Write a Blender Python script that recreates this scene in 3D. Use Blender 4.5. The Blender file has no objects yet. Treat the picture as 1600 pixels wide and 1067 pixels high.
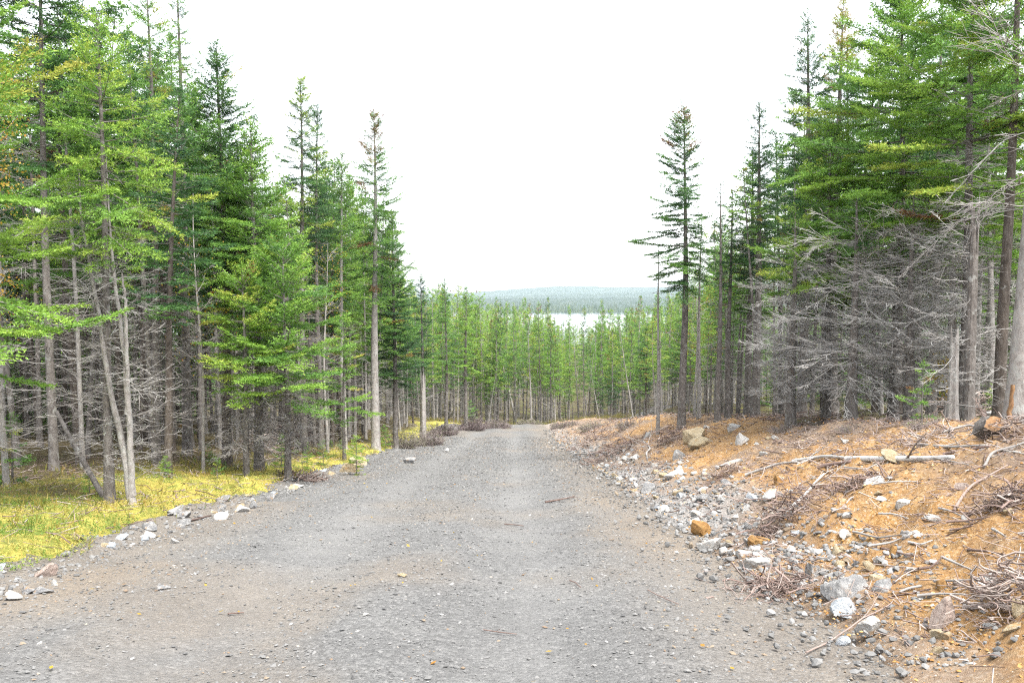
import bpy, bmesh, math
import numpy as np
from mathutils import Vector

rad = math.radians
sc = bpy.context.scene
COL = sc.collection

# ------------------------------------------------------------------ camera
FPX, HORIZON = 1300.0, 458.0            # focal length and horizon row, in pixels of the 1600 x 1067 photograph
SLOPE = (643.0 - HORIZON) / FPX         # the road falls away from the camera
PITCH = math.atan((533.5 - HORIZON) / FPX)
CAMZ = 1.55
cam_d = bpy.data.cameras.new('camera')
cam_d.sensor_width = 36.0
cam_d.lens = FPX / 1600 * 36.0
cam_d.clip_start, cam_d.clip_end = 0.1, 20000.0
cam = bpy.data.objects.new('camera', cam_d)
cam.location = (0, 0, CAMZ)
cam.rotation_euler = (math.pi / 2 - PITCH, 0, 0)
COL.objects.link(cam)
sc.camera = cam

# ------------------------------------------------------------------ sky and sun
SUN_EL, SUN_AZ = rad(64), rad(140)      # azimuth clockwise from +Y: behind the camera, to its right
world = bpy.data.worlds.new('World')
sc.world = world
world.use_nodes = True
wn, wl = world.node_tree.nodes, world.node_tree.links
sky = wn.new('ShaderNodeTexSky')
sky.sky_type = 'NISHITA'
sky.sun_disc = False
sky.sun_elevation, sky.sun_rotation = SUN_EL, SUN_AZ
sky.air_density, sky.dust_density, sky.ozone_density = 1.0, 2.0, 1.0
hs = wn.new('ShaderNodeHueSaturation')
hs.inputs['Saturation'].default_value = 0.22
bg = wn['Background']
bg.inputs['Strength'].default_value = 0.115
wl.new(sky.outputs[0], hs.inputs['Color'])
wl.new(hs.outputs[0], bg.inputs['Color'])
sun_d = bpy.data.lights.new('sun', 'SUN')
sun_d.energy, sun_d.angle, sun_d.color = 1.5, rad(20), (1.0, 0.96, 0.9)
sun = bpy.data.objects.new('sun', sun_d)
sv = Vector((math.sin(SUN_AZ) * math.cos(SUN_EL), math.cos(SUN_AZ) * math.cos(SUN_EL), math.sin(SUN_EL)))
sun.rotation_euler = (-sv).to_track_quat('-Z', 'Y').to_euler()
COL.objects.link(sun)
sc.view_settings.view_transform = 'Standard'
sc.view_settings.look = 'None'
sc.view_settings.exposure = 2.6
sc.view_settings.gamma = 1.0
sc.view_settings.use_curve_mapping = False
sc.cycles.max_bounces = 7
sc.cycles.diffuse_bounces = 2
sc.cycles.transmission_bounces = 4
sc.cycles.volume_bounces = 1
sc.cycles.use_denoising = False
sc.cycles.filter_width = 1.2

# ------------------------------------------------------------------ numpy helpers
def _hash(ix, iy, seed):
    n = (ix * 374761393 + iy * 668265263 + seed * 982451653) & 0xffffffff
    n = ((n ^ (n >> 13)) * 1274126177) & 0xffffffff
    return ((n ^ (n >> 16)) & 0xffff) / 65535.0

def vnoise(x, y, seed=0):
    x, y = np.asarray(x, float), np.asarray(y, float)
    ix, iy = np.floor(x).astype(np.int64), np.floor(y).astype(np.int64)
    fx, fy = x - ix, y - iy
    fx, fy = fx * fx * (3 - 2 * fx), fy * fy * (3 - 2 * fy)
    a, b = _hash(ix, iy, seed), _hash(ix + 1, iy, seed)
    c, d = _hash(ix, iy + 1, seed), _hash(ix + 1, iy + 1, seed)
    return (a + (b - a) * fx) * (1 - fy) + (c + (d - c) * fx) * fy

def fbm(x, y, seed=0, octv=4):
    s, a, t = 0.0, 1.0, 0.0
    for k in range(octv):
        s = s + a * (vnoise(np.asarray(x) * 2 ** k + 17.3 * k, np.asarray(y) * 2 ** k - 9.1 * k, seed + k) - 0.5)
        t += a
        a *= 0.5
    return 2 * s / t                     # about -1 .. 1

def ss(a, b, x):
    t = np.clip((x - a) / (b - a), 0, 1)
    return t * t * (3 - 2 * t)

def norm(v):
    return v / np.maximum(np.linalg.norm(v, axis=-1, keepdims=True), 1e-9)

def tubes(P, Rr, n=3):
    """P (B,K,3) polylines, Rr (B,K) radii -> verts, triangles"""
    B, K, _ = P.shape
    T = norm(np.gradient(P, axis=1))
    ref = np.where(np.abs(T[..., 2:3]) < 0.9, np.array([0, 0, 1.0]), np.array([1.0, 0, 0]))
    n1 = norm(np.cross(T, ref))
    n2 = np.cross(T, n1)
    a = np.arange(n) * 2 * np.pi / n
    V = P[:, :, None, :] + Rr[:, :, None, None] * (np.cos(a)[None, None, :, None] * n1[:, :, None, :] + np.sin(a)[None, None, :, None] * n2[:, :, None, :])
    idx = np.arange(B * K * n).reshape(B, K, n)
    p, q = idx[:, :-1, :], idx[:, 1:, :]
    p2, q2 = np.roll(p, -1, 2), np.roll(q, -1, 2)
    F = np.concatenate([np.stack([p, p2, q2], -1).reshape(-1, 3), np.stack([p, q2, q], -1).reshape(-1, 3)])
    return V.reshape(-1, 3), F

class Geo:
    def __init__(self):
        self.V, self.F, self.T, self.M, self.n = [], [], [], [], 0
    def add(self, V, F, tint=0.5, mi=0):
        V = np.asarray(V, float)
        F = np.asarray(F, np.int64)
        self.V.append(V)
        self.F.append(F + self.n)
        self.T.append(np.broadcast_to(np.asarray(tint, float), (len(V),)))
        self.M.append(np.full(len(F), mi, np.int32))
        self.n += len(V)
        return self
    def mesh(self, name, mats, smooth=True, extra=None):
        V, F = np.concatenate(self.V), np.concatenate(self.F)
        me = bpy.data.meshes.new(name)
        me.vertices.add(len(V))
        me.vertices.foreach_set('co', V.astype(np.float32).ravel())
        me.loops.add(F.size)
        me.loops.foreach_set('vertex_index', F.astype(np.int32).ravel())
        me.polygons.add(len(F))
        me.polygons.foreach_set('loop_start', np.arange(0, F.size, 3, dtype=np.int32))
        mats = mats if isinstance(mats, (list, tuple)) else [mats]
        for m in mats:
            me.materials.append(m)
        if len(mats) > 1:
            me.polygons.foreach_set('material_index', np.concatenate(self.M))
        me.polygons.foreach_set('use_smooth', np.full(len(F), smooth))
        me.attributes.new('tint', 'FLOAT', 'POINT').data.foreach_set('value', np.concatenate(self.T).astype(np.float32))
        for k, v in (extra or {}).items():
            me.attributes.new(k, 'FLOAT', 'POINT').data.foreach_set('value', np.asarray(v, np.float32))
        me.update(calc_edges=True)
        return me

def obj(name, me, parent=None, loc=(0, 0, 0), rot=(0, 0, 0), scale=(1, 1, 1), **props):
    o = bpy.data.objects.new(name, me)
    COL.objects.link(o)
    o.location, o.rotation_euler, o.scale = loc, rot, scale
    if parent is not None:
        o.parent = parent
    for k, v in props.items():
        if v is not None:
            o[k] = v
    return o

# ------------------------------------------------------------------ materials
def new_mat(name, rough=0.9):
    m = bpy.data.materials.new(name)
    m.use_nodes = True
    b = m.node_tree.nodes['Principled BSDF']
    b.inputs['Roughness'].default_value = rough
    b.inputs['Specular IOR Level'].default_value = 0.25
    return m, m.node_tree.nodes, m.node_tree.links, b

def ramp(n, l, fac, stops, gain=.68):
    if any(c in ((0, 0, 0), (1, 1, 1)) for _, c in stops):
        gain = 1.0                       # a mask, not a colour
    stops = [(p, tuple(min(v * gain, 1.2) for v in c)) for p, c in stops]
    r = n.new('ShaderNodeValToRGB')
    e = r.color_ramp.elements
    while len(e) < len(stops):
        e.new(0.5)
    for el, (p, c) in zip(e, stops):
        el.position, el.color = p, (*c, 1)
    l.new(fac, r.inputs[0])
    return r.outputs[0]

def noise(n, l, scale, detail=4, vec=None, rough=0.6):
    t = n.new('ShaderNodeTexNoise')
    t.inputs['Scale'].default_value, t.inputs['Detail'].default_value, t.inputs['Roughness'].default_value = scale, detail, rough
    if vec is not None:
        l.new(vec, t.inputs['Vector'])
    return t.outputs[0]

def coords(n, l, scale=(1, 1, 1), kind='Object'):
    c, m = n.new('ShaderNodeTexCoord'), n.new('ShaderNodeMapping')
    m.inputs['Scale'].default_value = scale
    l.new(c.outputs[kind], m.inputs[0])
    return m.outputs[0]

def mix(n, l, fac, a, b, mode='MIX'):
    x = n.new('ShaderNodeMix')
    x.data_type, x.blend_type = 'RGBA', mode
    for s, v in ((x.inputs[0], fac), (x.inputs[6], a), (x.inputs[7], b)):
        if hasattr(v, 'links'):
            l.new(v, s)
        else:
            s.default_value = v if isinstance(v, (int, float)) else (*v, 1)
    return x.outputs[2]

def math_n(n, l, op, a, b=0.0, clamp=False):
    x = n.new('ShaderNodeMath')
    x.operation, x.use_clamp = op, clamp
    for s, v in ((x.inputs[0], a), (x.inputs[1], b)):
        if hasattr(v, 'links'):
            l.new(v, s)
        else:
            s.default_value = v
    return x.outputs[0]

def bump(n, l, b, h, strength, dist):
    k = n.new('ShaderNodeBump')
    k.inputs['Strength'].default_value, k.inputs['Distance'].default_value = strength, dist
    l.new(h, k.inputs['Height'])
    l.new(k.outputs[0], b.inputs['Normal'])

def attr(n, name='tint'):
    a = n.new('ShaderNodeAttribute')
    a.attribute_name = name
    return a.outputs['Fac']

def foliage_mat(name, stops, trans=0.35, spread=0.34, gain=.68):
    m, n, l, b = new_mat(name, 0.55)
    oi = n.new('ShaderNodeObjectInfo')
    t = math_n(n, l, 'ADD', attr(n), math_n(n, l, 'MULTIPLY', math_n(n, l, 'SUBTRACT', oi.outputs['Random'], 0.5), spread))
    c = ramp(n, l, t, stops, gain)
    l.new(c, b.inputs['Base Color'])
    tr = n.new('ShaderNodeBsdfTranslucent')
    l.new(c, tr.inputs['Color'])
    mx = n.new('ShaderNodeMixShader')
    mx.inputs[0].default_value = trans
    l.new(b.outputs[0], mx.inputs[1])
    l.new(tr.outputs[0], mx.inputs[2])
    l.new(mx.outputs[0], n['Material Output'].inputs[0])
    return m

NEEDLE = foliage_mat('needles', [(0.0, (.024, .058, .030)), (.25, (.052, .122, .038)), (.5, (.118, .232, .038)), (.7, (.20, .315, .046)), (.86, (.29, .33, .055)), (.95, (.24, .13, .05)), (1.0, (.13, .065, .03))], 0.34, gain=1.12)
NEEDLE_FAR = foliage_mat('distant_needles', [(0, (.02, .05, .03)), (.5, (.06, .11, .05)), (1, (.12, .15, .06))], 0.1)
LEAF = foliage_mat('autumn_leaf', [(0, (.10, .20, .03)), (.5, (.50, .38, .05)), (1, (.48, .22, .05))], 0.4)
MOSS = foliage_mat('moss_tuft', [(0, (.12, .24, .04)), (.28, (.30, .38, .07)), (.52, (.56, .49, .13)), (.8, (.62, .46, .13)), (1, (.34, .20, .09))], 0.3)
GRASS = foliage_mat('grass_blade', [(0, (.08, .16, .02)), (.5, (.30, .26, .05)), (1, (.42, .28, .08))], 0.3)

def bark_mat(name, dark, mid, light, lich=0.5, scale=1.0):
    m, n, l, b = new_mat(name, 0.95)
    v1 = coords(n, l, (14 * scale, 14 * scale, 5 * scale))
    v2 = coords(n, l, (1, 1, 1))
    a = ramp(n, l, noise(n, l, 1.0, 5, v1, .7), [(.3, dark), (.5, mid), (.72, light)])
    k = ramp(n, l, noise(n, l, 7.0, 5, v2, .7), [(lich, (0, 0, 0)), (lich + .1, (1, 1, 1))])
    c = mix(n, l, math_n(n, l, 'MULTIPLY', k, .7), a, (.30, .30, .28))
    c = mix(n, l, math_n(n, l, 'MULTIPLY', ramp(n, l, noise(n, l, 2.3, 3, v2), [(.52, (0, 0, 0)), (.66, (1, 1, 1))]), .6), c, mid)
    l.new(c, b.inputs['Base Color'])
    bump(n, l, b, noise(n, l, 2.0, 5, v1, .75), 0.9, 0.02)
    return m

BARK = bark_mat('grey_bark', (.075, .064, .056), (.18, .16, .145), (.29, .27, .25), .55)
BARK_DARK = bark_mat('dark_bark', (.045, .037, .03), (.11, .09, .075), (.20, .175, .155), .60)
BARK_PALE = bark_mat('pale_bark', (.19, .165, .15), (.36, .33, .305), (.50, .475, .45), .50)

BIRCH = bark_mat('birch_bark', (.16, .14, .13), (.62, .60, .57), (.82, .80, .77), .62, .6)

def twig_mat(name, stops):
    m, n, l, b = new_mat(name, 0.95)
    v = coords(n, l)
    t = math_n(n, l, 'ADD', attr(n), math_n(n, l, 'MULTIPLY', math_n(n, l, 'SUBTRACT', noise(n, l, 6.0, 2, v), .5), .5))
    l.new(ramp(n, l, t, stops), b.inputs['Base Color'])
    return m

DEADWOOD = twig_mat('dead_wood', [(0, (.11, .09, .08)), (.5, (.30, .28, .262)), (1, (.56, .545, .52))])
BRUSHWOOD = twig_mat('brushwood', [(0, (.09, .06, .05)), (.35, (.24, .17, .145)), (.7, (.36, .285, .25)), (1, (.50, .43, .385))])
HEATH = foliage_mat('heath_twigs', [(0, (.16, .12, .115)), (.35, (.34, .28, .275)), (.6, (.24, .25, .13)), (1, (.50, .43, .40))], 0.15)

def rock_mat(name, c1, c2, c3, stain=(.42, .24, .09), amount=.62):
    m, n, l, b = new_mat(name, 0.85)
    oi = n.new('ShaderNodeObjectInfo')
    tc = n.new('ShaderNodeTexCoord')
    vm = n.new('ShaderNodeVectorMath')
    vm.operation = 'ADD'
    cb = n.new('ShaderNodeCombineXYZ')
    k = math_n(n, l, 'MULTIPLY', oi.outputs['Random'], 60.0)
    for s in range(3):
        l.new(k, cb.inputs[s])
    l.new(tc.outputs['Object'], vm.inputs[0])
    l.new(cb.outputs[0], vm.inputs[1])
    v = vm.outputs[0]
    a = ramp(n, l, noise(n, l, 1.6, 7, v, .65), [(.3, c1), (.5, c2), (.68, c3)])
    a = mix(n, l, ramp(n, l, noise(n, l, 14.0, 4, v, .7), [(.35, (1, 1, 1)), (.6, (0, 0, 0))]), a, mix(n, l, .5, a, c1))
    a = mix(n, l, ramp(n, l, noise(n, l, 1.1, 5, v, .6), [(amount, (0, 0, 0)), (amount + .12, (.8, .8, .8))]), a, stain)
    l.new(a, b.inputs['Base Color'])
    bump(n, l, b, noise(n, l, 5.0, 8, v, .7), .7, .12)
    return m

R_PALE = rock_mat('pale_stone', (.40, .39, .37), (.66, .645, .61), (.84, .82, .78), amount=.57)
R_GREY = rock_mat('grey_stone', (.15, .155, .165), (.34, .335, .325), (.64, .62, .59), amount=.58)
R_BLUE = rock_mat('bluish_stone', (.30, .33, .36), (.50, .53, .56), (.74, .76, .77), amount=.72)
R_TAN = rock_mat('tan_stone', (.34, .25, .14), (.50, .42, .28), (.62, .55, .42), amount=.58)
R_OCHRE = rock_mat('ochre_stone', (.22, .11, .035), (.38, .21, .07), (.50, .34, .15), amount=.55)
R_PINK = rock_mat('pinkish_stone', (.35, .26, .22), (.52, .42, .36), (.64, .56, .50), amount=.64)

def chip_mat(name, stops):
    m, n, l, b = new_mat(name, 0.9)
    l.new(ramp(n, l, attr(n), stops), b.inputs['Base Color'])
    return m

GRAVEL = chip_mat('gravel_chips', [(0, (.08, .08, .08)), (.3, (.155, .154, .15)), (.6, (.24, .237, .23)), (.83, (.40, .395, .385)), (.9, (.27, .22, .16)), (1, (.20, .14, .095))])
RUBBLE = chip_mat('dirt_clods', [(0, (.26, .125, .04)), (.35, (.46, .25, .085)), (.65, (.58, .39, .18)), (.8, (.45, .41, .36)), (1, (.68, .65, .60))])

# ------------------------------------------------------------------ terrain
HALF = 3.35
def xc(Y):
    return -1.05 + 0.045 * np.maximum(Y - 57.0, 0) ** 2

LAKE = -36.0
def H0(x, Y):
    """large shape of the ground"""
    x, Y = np.asarray(x, float), np.asarray(Y, float)
    z = np.interp(Y, [-200, -40, 0, 74, 84, 100, 240, 262, 340, 6000], [40 * SLOPE, 40 * SLOPE, 0, -74 * SLOPE, -11.3, -11.9, -14.0, -15.5, -40, -40])
    z = z + 0.6 * ss(40, 57, Y) - 0.25 * ss(59, 64, Y)
    xr = x - np.where(Y < 80, xc(np.minimum(Y, 63)), 0)
    u, v = xr - HALF, -xr - HALF
    fade = 1 - ss(75, 120, Y)
    z = z + fade * (1 - .68 * ss(35, 54, Y) * (1 - ss(6, 10, u))) * np.interp(u, [0, .5, .85, 1.5, 2.55, 3.45, 5, 8, 30, 200], [0, .15, .33, .58, 1.0, 1.28, 1.40, 1.45, 1.9, 4])
    z = z + fade * np.interp(v, [0, .3, .8, 2, 4, 10, 40, 200], [0, .08, .14, .24, .36, .5, .9, 3])
    # wheel tracks and a low crown between them
    road = 1 - ss(2.6, 3.4, np.abs(xr))
    z = z + road * .03 * (np.cos((xr - .1) * 2 * np.pi / 2.0) * (np.abs(xr) < 2.5))
    z = z + .02 * fbm(x * .7, Y * .7, 3, 3)
    bank = ss(.1, 1.2, u) * (Y < 90)
    z = z + bank * (.14 * fbm(x * .55, Y * .5, 11, 4) + .05 * fbm(x * 2.2, Y * 2.0, 19, 3))
    moss = ss(.0, .6, v) * (Y < 90)
    z = z + moss * (.09 * fbm(x * .8, Y * .7, 23, 3) + .04 * fbm(x * 2.5, Y * 2.5, 29, 2))
    far = ss(90, 200, Y)
    z = z + far * 1.5 * fbm(x * .01, Y * .01, 31, 3)
    zl = LAKE - 2.5 + 0 * x
    shore = ss(1560, 1640, Y + 40 * fbm(x * .004, Y * 0, 5, 3))
    zl = zl + 4.5 * shore + 11 * ss(1600, 2300, Y) * (1 + .5 * fbm(x * .002, Y * .002, 37, 3))
    return np.maximum(z, zl)

def hz(x, y):
    return float(H0(np.array([x]), np.array([y]))[0])

CP, SP = math.cos(PITCH), math.sin(PITCH)
def ray(px, py):
    dx, dy = (px - 800.0) / FPX, -(py - 533.5) / FPX
    return np.array([dx, CP + dy * SP, -SP + dy * CP])
_T = np.concatenate([np.arange(3, 40, .02), np.arange(40, 140, .08)])
def ground_at(px, py):
    """the place on the ground that the photograph shows at this pixel"""
    d = ray(px, py)
    P = d[None] * _T[:, None] + np.array([0, 0, CAMZ])
    below = P[:, 2] < H0(P[:, 0], P[:, 1])
    k = int(np.argmax(below)) if below.any() else len(_T) - 1
    return P[k]
def at_depth(px, Y):
    """a place on the ground at distance Y, in the direction of this pixel column"""
    x = (px - 800.0) / FPX * Y
    for _ in range(3):
        dep = Y * CP - (hz(x, Y) - CAMZ) * SP
        x = (px - 800.0) / FPX * dep
    return np.array([x, Y, hz(x, Y)])
def top_height(px, py, Y, zb):
    d = ray(px, py)
    return CAMZ + d[2] / d[1] * Y - zb

def grid(xs, ys, zf):
    X, Y = np.meshgrid(xs, ys)
    Z = zf(X, Y)
    V = np.stack([X, Y, Z], -1).reshape(-1, 3)
    nx, ny = len(xs), len(ys)
    i = np.arange(nx * ny).reshape(ny, nx)
    a, b, c, d = i[:-1, :-1].ravel(), i[:-1, 1:].ravel(), i[1:, 1:].ravel(), i[1:, :-1].ravel()
    return V, np.concatenate([np.stack([a, b, c], -1), np.stack([a, c, d], -1)]), X.ravel(), Y.ravel()

def geom(a, b, r):
    return np.exp(np.arange(math.log(a), math.log(b) + r, r))

def ground_mat():
    m, n, l, b = new_mat('forest_floor')
    v = coords(n, l)
    base = ramp(n, l, noise(n, l, 1.3, 6, v, .7), [(.3, (.045, .033, .02)), (.5, (.10, .075, .04)), (.62, (.13, .15, .035)), (.75, (.30, .27, .05))])
    far = ramp(n, l, noise(n, l, .02, 6, v, .7), [(.3, (.028, .06, .025)), (.6, (.06, .10, .035))])
    l.new(mix(n, l, attr(n), base, far), b.inputs['Base Color'])
    bump(n, l, b, noise(n, l, 9.0, 6, v, .7), .8, .08)
    return m

# one sheet of forest floor out to the far shore
gx = np.concatenate([-geom(24, 2600, .14)[::-1], np.arange(-23.4, 24, .6), geom(24, 2600, .14)])
gy = np.concatenate([[-60, -40, -25, -15, -8, -4, -1], np.arange(0, 30, .6), geom(30, 5200, .028)])
V, F, X, Y = grid(gx, gy, lambda x, y: H0(x, y) - .07 * (np.abs(x) < 20) * (y < 80) - .3 * ss(1.6, 2.4, x) * (1 - ss(4.6, 5.6, x)) * (y < 60))
obj('ground', Geo().add(V, F, ss(90, 300, Y)).mesh('ground', ground_mat()), kind='structure')

# gravel road
def road_mat():
    m, n, l, b = new_mat('road_gravel')
    v = coords(n, l)
    vo = n.new('ShaderNodeTexVoronoi')
    vo.inputs['Scale'].default_value = 38
    l.new(v, vo.inputs['Vector'])
    cell = n.new('ShaderNodeSeparateColor')
    l.new(vo.outputs['Color'], cell.inputs[0])
    chips = ramp(n, l, cell.outputs[0], [(0, (.072, .072, .071)), (.4, (.15, .149, .146)), (.8, (.23, .228, .222)), (1, (.34, .335, .325))])
    fine = ramp(n, l, noise(n, l, 90, 4, v, .7), [(.3, (.085, .085, .083)), (.5, (.165, .164, .16)), (.7, (.265, .261, .254))])
    dust = ramp(n, l, noise(n, l, 30, 5, v, .7), [(.3, (.20, .198, .193)), (.7, (.285, .281, .273))])
    c = mix(n, l, .55, chips, fine)
    c = mix(n, l, attr(n, 'track'), c, dust)
    tan = ramp(n, l, noise(n, l, 45, 4, v, .7), [(.35, (.16, .135, .11)), (.6, (.29, .235, .175))])
    c = mix(n, l, attr(n, 'tint'), c, tan)
    c = mix(n, l, 1.0, c, ramp(n, l, noise(n, l, .9, 6, v, .7), [(.3, (.84, .84, .84)), (.5, (.98, .98, .98)), (.7, (1.10, 1.095, 1.08))], gain=.999), 'MULTIPLY')
    l.new(c, b.inputs['Base Color'])
    bump(n, l, b, math_n(n, l, 'ADD', noise(n, l, 55, 5, v, .75), math_n(n, l, 'MULTIPLY', vo.outputs['Distance'], -.8)), .8, .02)
    return m

ry = np.concatenate([np.arange(-8, 3.5, .5), geom(3.5, 80, .0095)])
V, F, X, Y = grid(np.arange(-4.0, 4.01, .065), ry, lambda x, y: 0 * x)
XR = X.copy()
X = X + xc(Y)
e = np.abs(XR) - HALF + .22 * fbm(X * 1.1, Y * .9, 41, 3) + .12 * fbm(X * 5, Y * 4, 42, 2)
Z = H0(X, Y) + .012 * fbm(X * 6, Y * 6, 43, 3) + .006 * fbm(X * 25, Y * 25, 44, 2) - .22 * ss(-.1, .45, e - .38 * (XR < 0))
V[:, 0], V[:, 2] = X, Z
trk = np.exp(-((XR - 1.15 + .12 * fbm(Y * .15, Y * 0, 47, 2)) / .42) ** 2) + .8 * np.exp(-((XR + 1.15) / .5) ** 2) + .5 * np.exp(-((XR + 2.4) / .3) ** 2)
trk = np.clip(trk * (.45 + .55 * fbm(X * .8, Y * .35, 45, 3)), 0, .7)
tan = np.clip(.45 * ss(.0, .6, fbm(X * .6, Y * .4, 46, 5)) + .55 * ss(1.6, 3.2, XR) + .5 * ss(1.8, 3.2, -XR) * (Y < 14), 0, .8)
obj('gravel_road', Geo().add(V, F, tan).mesh('gravel_road', road_mat(), extra={'track': trk}), kind='structure')

# bulldozed bank of orange earth on the right
def dirt_mat():
    m, n, l, b = new_mat('orange_earth')
    v = coords(n, l)
    org = ramp(n, l, noise(n, l, 7, 8, v, .72), [(.26, (.24, .115, .035)), (.40, (.46, .24, .075)), (.55, (.62, .37, .145)), (.72, (.70, .52, .31))])
    gry = ramp(n, l, noise(n, l, 26, 6, v, .75), [(.3, (.17, .16, .15)), (.5, (.36, .34, .32)), (.7, (.58, .56, .53))])
    duf = ramp(n, l, noise(n, l, 18, 7, v, .75), [(.3, (.09, .065, .05)), (.48, (.27, .20, .15)), (.7, (.52, .43, .34))])
    vo = n.new('ShaderNodeTexVoronoi')
    vo.inputs['Scale'].default_value = 55
    l.new(v, vo.inputs['Vector'])
    cell = n.new('ShaderNodeSeparateColor')
    l.new(vo.outputs['Color'], cell.inputs[0])
    crumb = ramp(n, l, cell.outputs[0], [(0, (.15, .075, .03)), (.3, (.38, .20, .065)), (.6, (.55, .33, .13)), (.85, (.66, .50, .30)), (.97, (.80, .74, .64))])
    org = mix(n, l, .5, org, crumb)
    blotch = ramp(n, l, noise(n, l, 1.7, 5, v, .7), [(.38, (0, 0, 0)), (.58, (1, 1, 1))])
    org = mix(n, l, blotch, org, mix(n, l, .55, org, (.24, .135, .06)))
    c = mix(n, l, attr(n), org, gry)
    c = mix(n, l, math_n(n, l, 'MULTIPLY', attr(n, 'duff'), ramp(n, l, noise(n, l, 5, 5, v, .7), [(.27, (0, 0, 0)), (.48, (1, 1, 1))])), c, duf)
    l.new(c, b.inputs['Base Color'])
    bump(n, l, b, noise(n, l, 26, 8, v, .8), 1.0, .05)
    return m

V, F, X, Y = grid(np.arange(-.5, 8.0, .06), np.concatenate([np.arange(-8, 2.5, .5), geom(2.5, 72, .0105)]), lambda x, y: 0 * x)
U = X.copy()
X = X + xc(np.minimum(Y, 63)) + HALF
rough = .075 * fbm(X * 3, Y * 3, 51, 3) + .055 * fbm(X * 9, Y * 8, 52, 3) + .022 * fbm(X * 22, Y * 22, 53, 2)
pits = ss(.38, .75, fbm(X * 1.1, Y * 1.0, 54, 3)) * .16
bank_edge = ss(.15, -.3, U + .3 * fbm(X * .8, Y * .5, 55, 3) + .12 * fbm(X * 4, Y * 3, 56, 2))
back = ss(-.6, .6, U - 4.3 + 1.1 * fbm(X * .35, Y * .3, 57, 3) - 1.4 * (1 - ss(9, 13, Y)))
Z = H0(X, Y) + .03 + rough * ss(0, .5, U) - pits - .14 * bank_edge - .3 * back
V[:, 0], V[:, 2] = X, Z
gry = ss(1.25, .35, U + .5 * fbm(X * .9, Y * .7, 58, 4)) * ss(8.5, 11, Y + .0 * X)
gry = np.clip(gry + .45 * ss(.55, .1, U + .25 * fbm(X * 2, Y * 2, 60, 3)), 0, 1)
duff = np.clip(.9 * ss(-.08, .35, fbm(X * .5, Y * .42, 59, 4)) + .6 * ss(30, 44, Y) + .8 * ss(3.1, 4.2, U + .6 * fbm(X * .8, Y * .8, 62, 3)), 0, .92)
obj('dirt_bank', Geo().add(V, F, gry).mesh('dirt_bank', dirt_mat(), extra={'duff': duff}), kind='structure')
def bank_z(x, y):
    u = x - xc(np.minimum(y, 63)) - HALF
    return H0(x, y) + .03 + (.075 * fbm(x * 3, y * 3, 51, 3) + .055 * fbm(x * 9, y * 8, 52, 3)) * ss(0, .5, u) - ss(.38, .75, fbm(x * 1.1, y, 54, 3)) * .16

# mossy verge on the left
def moss_mat():
    m, n, l, b = new_mat('moss_bed')
    v = coords(n, l)
    a = ramp(n, l, noise(n, l, 3.0, 7, v, .7), [(.28, (.12, .15, .04)), (.42, (.30, .32, .06)), (.55, (.56, .48, .10)), (.68, (.62, .46, .11)), (.8, (.32, .19, .07))])
    d = ramp(n, l, noise(n, l, 8, 6, v, .7), [(.35, (.06, .042, .025)), (.55, (.13, .10, .045)), (.7, (.16, .17, .04))])
    l.new(mix(n, l, attr(n), a, d), b.inputs['Base Color'])
    bump(n, l, b, noise(n, l, 30, 6, v, .75), 1.0, .06)
    return m

V, F, X, Y = grid(np.concatenate([np.arange(-.5, 4, .08), np.arange(4, 16, .3)]), np.concatenate([np.arange(-8, 5, .5), geom(5, 72, .013)]), lambda x, y: 0 * x)
W = X.copy()
X = xc(np.minimum(Y, 63)) - HALF - W
def moss_bare(x, y, w):
    return np.clip(ss(.35, .9, w / 5.0 + .5 * fbm(x * .45, y * .4, 63, 4) + .45 * ss(16, 26, y) * ss(.9, 1.8, w)) , 0, 1)
edge = ss(.5, .02, W + .3 * fbm(X * .9, Y * .6, 64, 3) + .1 * fbm(X * 5, Y * 5, 65, 2))
Z = H0(X, Y) + .03 + (.075 * fbm(X * 3, Y * 3, 66, 3) + .02 * fbm(X * 14, Y * 14, 67, 2)) - .22 * edge - .2 * ss(14.5, 16, W)
V[:, 0], V[:, 2] = X, Z
obj('mossy_verge', Geo().add(V, F[:, ::-1], moss_bare(X, Y, W)).mesh('mossy_verge', moss_mat()), kind='structure')

# lake and the hills beyond it
m, n, l, b = new_mat('lake_water', .12)
b.inputs['Base Color'].default_value = (.05, .07, .08, 1)
b.inputs['Specular IOR Level'].default_value = .5
bump(n, l, b, noise(n, l, .25, 4, coords(n, l, (1, 2.5, 1))), .12, .4)
V, F, X, Y = grid(np.linspace(-2500, 2500, 9), np.linspace(255, 1700, 9), lambda x, y: 0 * x + LAKE)
obj('lake', Geo().add(V, F).mesh('lake', m), kind='structure')

m, n, l, b = new_mat('wooded_hill')
v = coords(n, l)
l.new(ramp(n, l, noise(n, l, .03, 8, v, .75), [(.3, (.02, .045, .04)), (.5, (.04, .075, .05)), (.62, (.06, .09, .055)), (.75, (.085, .08, .06))]), b.inputs['Base Color'])
bump(n, l, b, noise(n, l, .12, 6, v, .8), 1.0, 6.0)
def hill(y0, depth, crest, seed):
    def zf(x, y):
        t = (y - y0) / depth
        c = np.interp(x, crest[0], crest[1])
        h = (c + 38) * (.92 + .12 * fbm(x * .0025, y * 0, seed, 4)) * np.sin(np.clip(t, 0, 1) * np.pi) ** .8
        return -38 + h + 3.0 * fbm(x * .02, y * .02, seed + 9, 2) * np.sin(np.clip(t, 0, 1) * np.pi)
    V, F, X, Y = grid(np.linspace(-2400, 2400, 300), np.linspace(y0, y0 + depth, 30), zf)
    return obj('hill', Geo().add(V, F).mesh('hill', m), kind='structure')
hill(1750, 900, ([-2400, -600, 0, 500, 2400], [-16, -14, -14, -8, 0]), 71)
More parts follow.
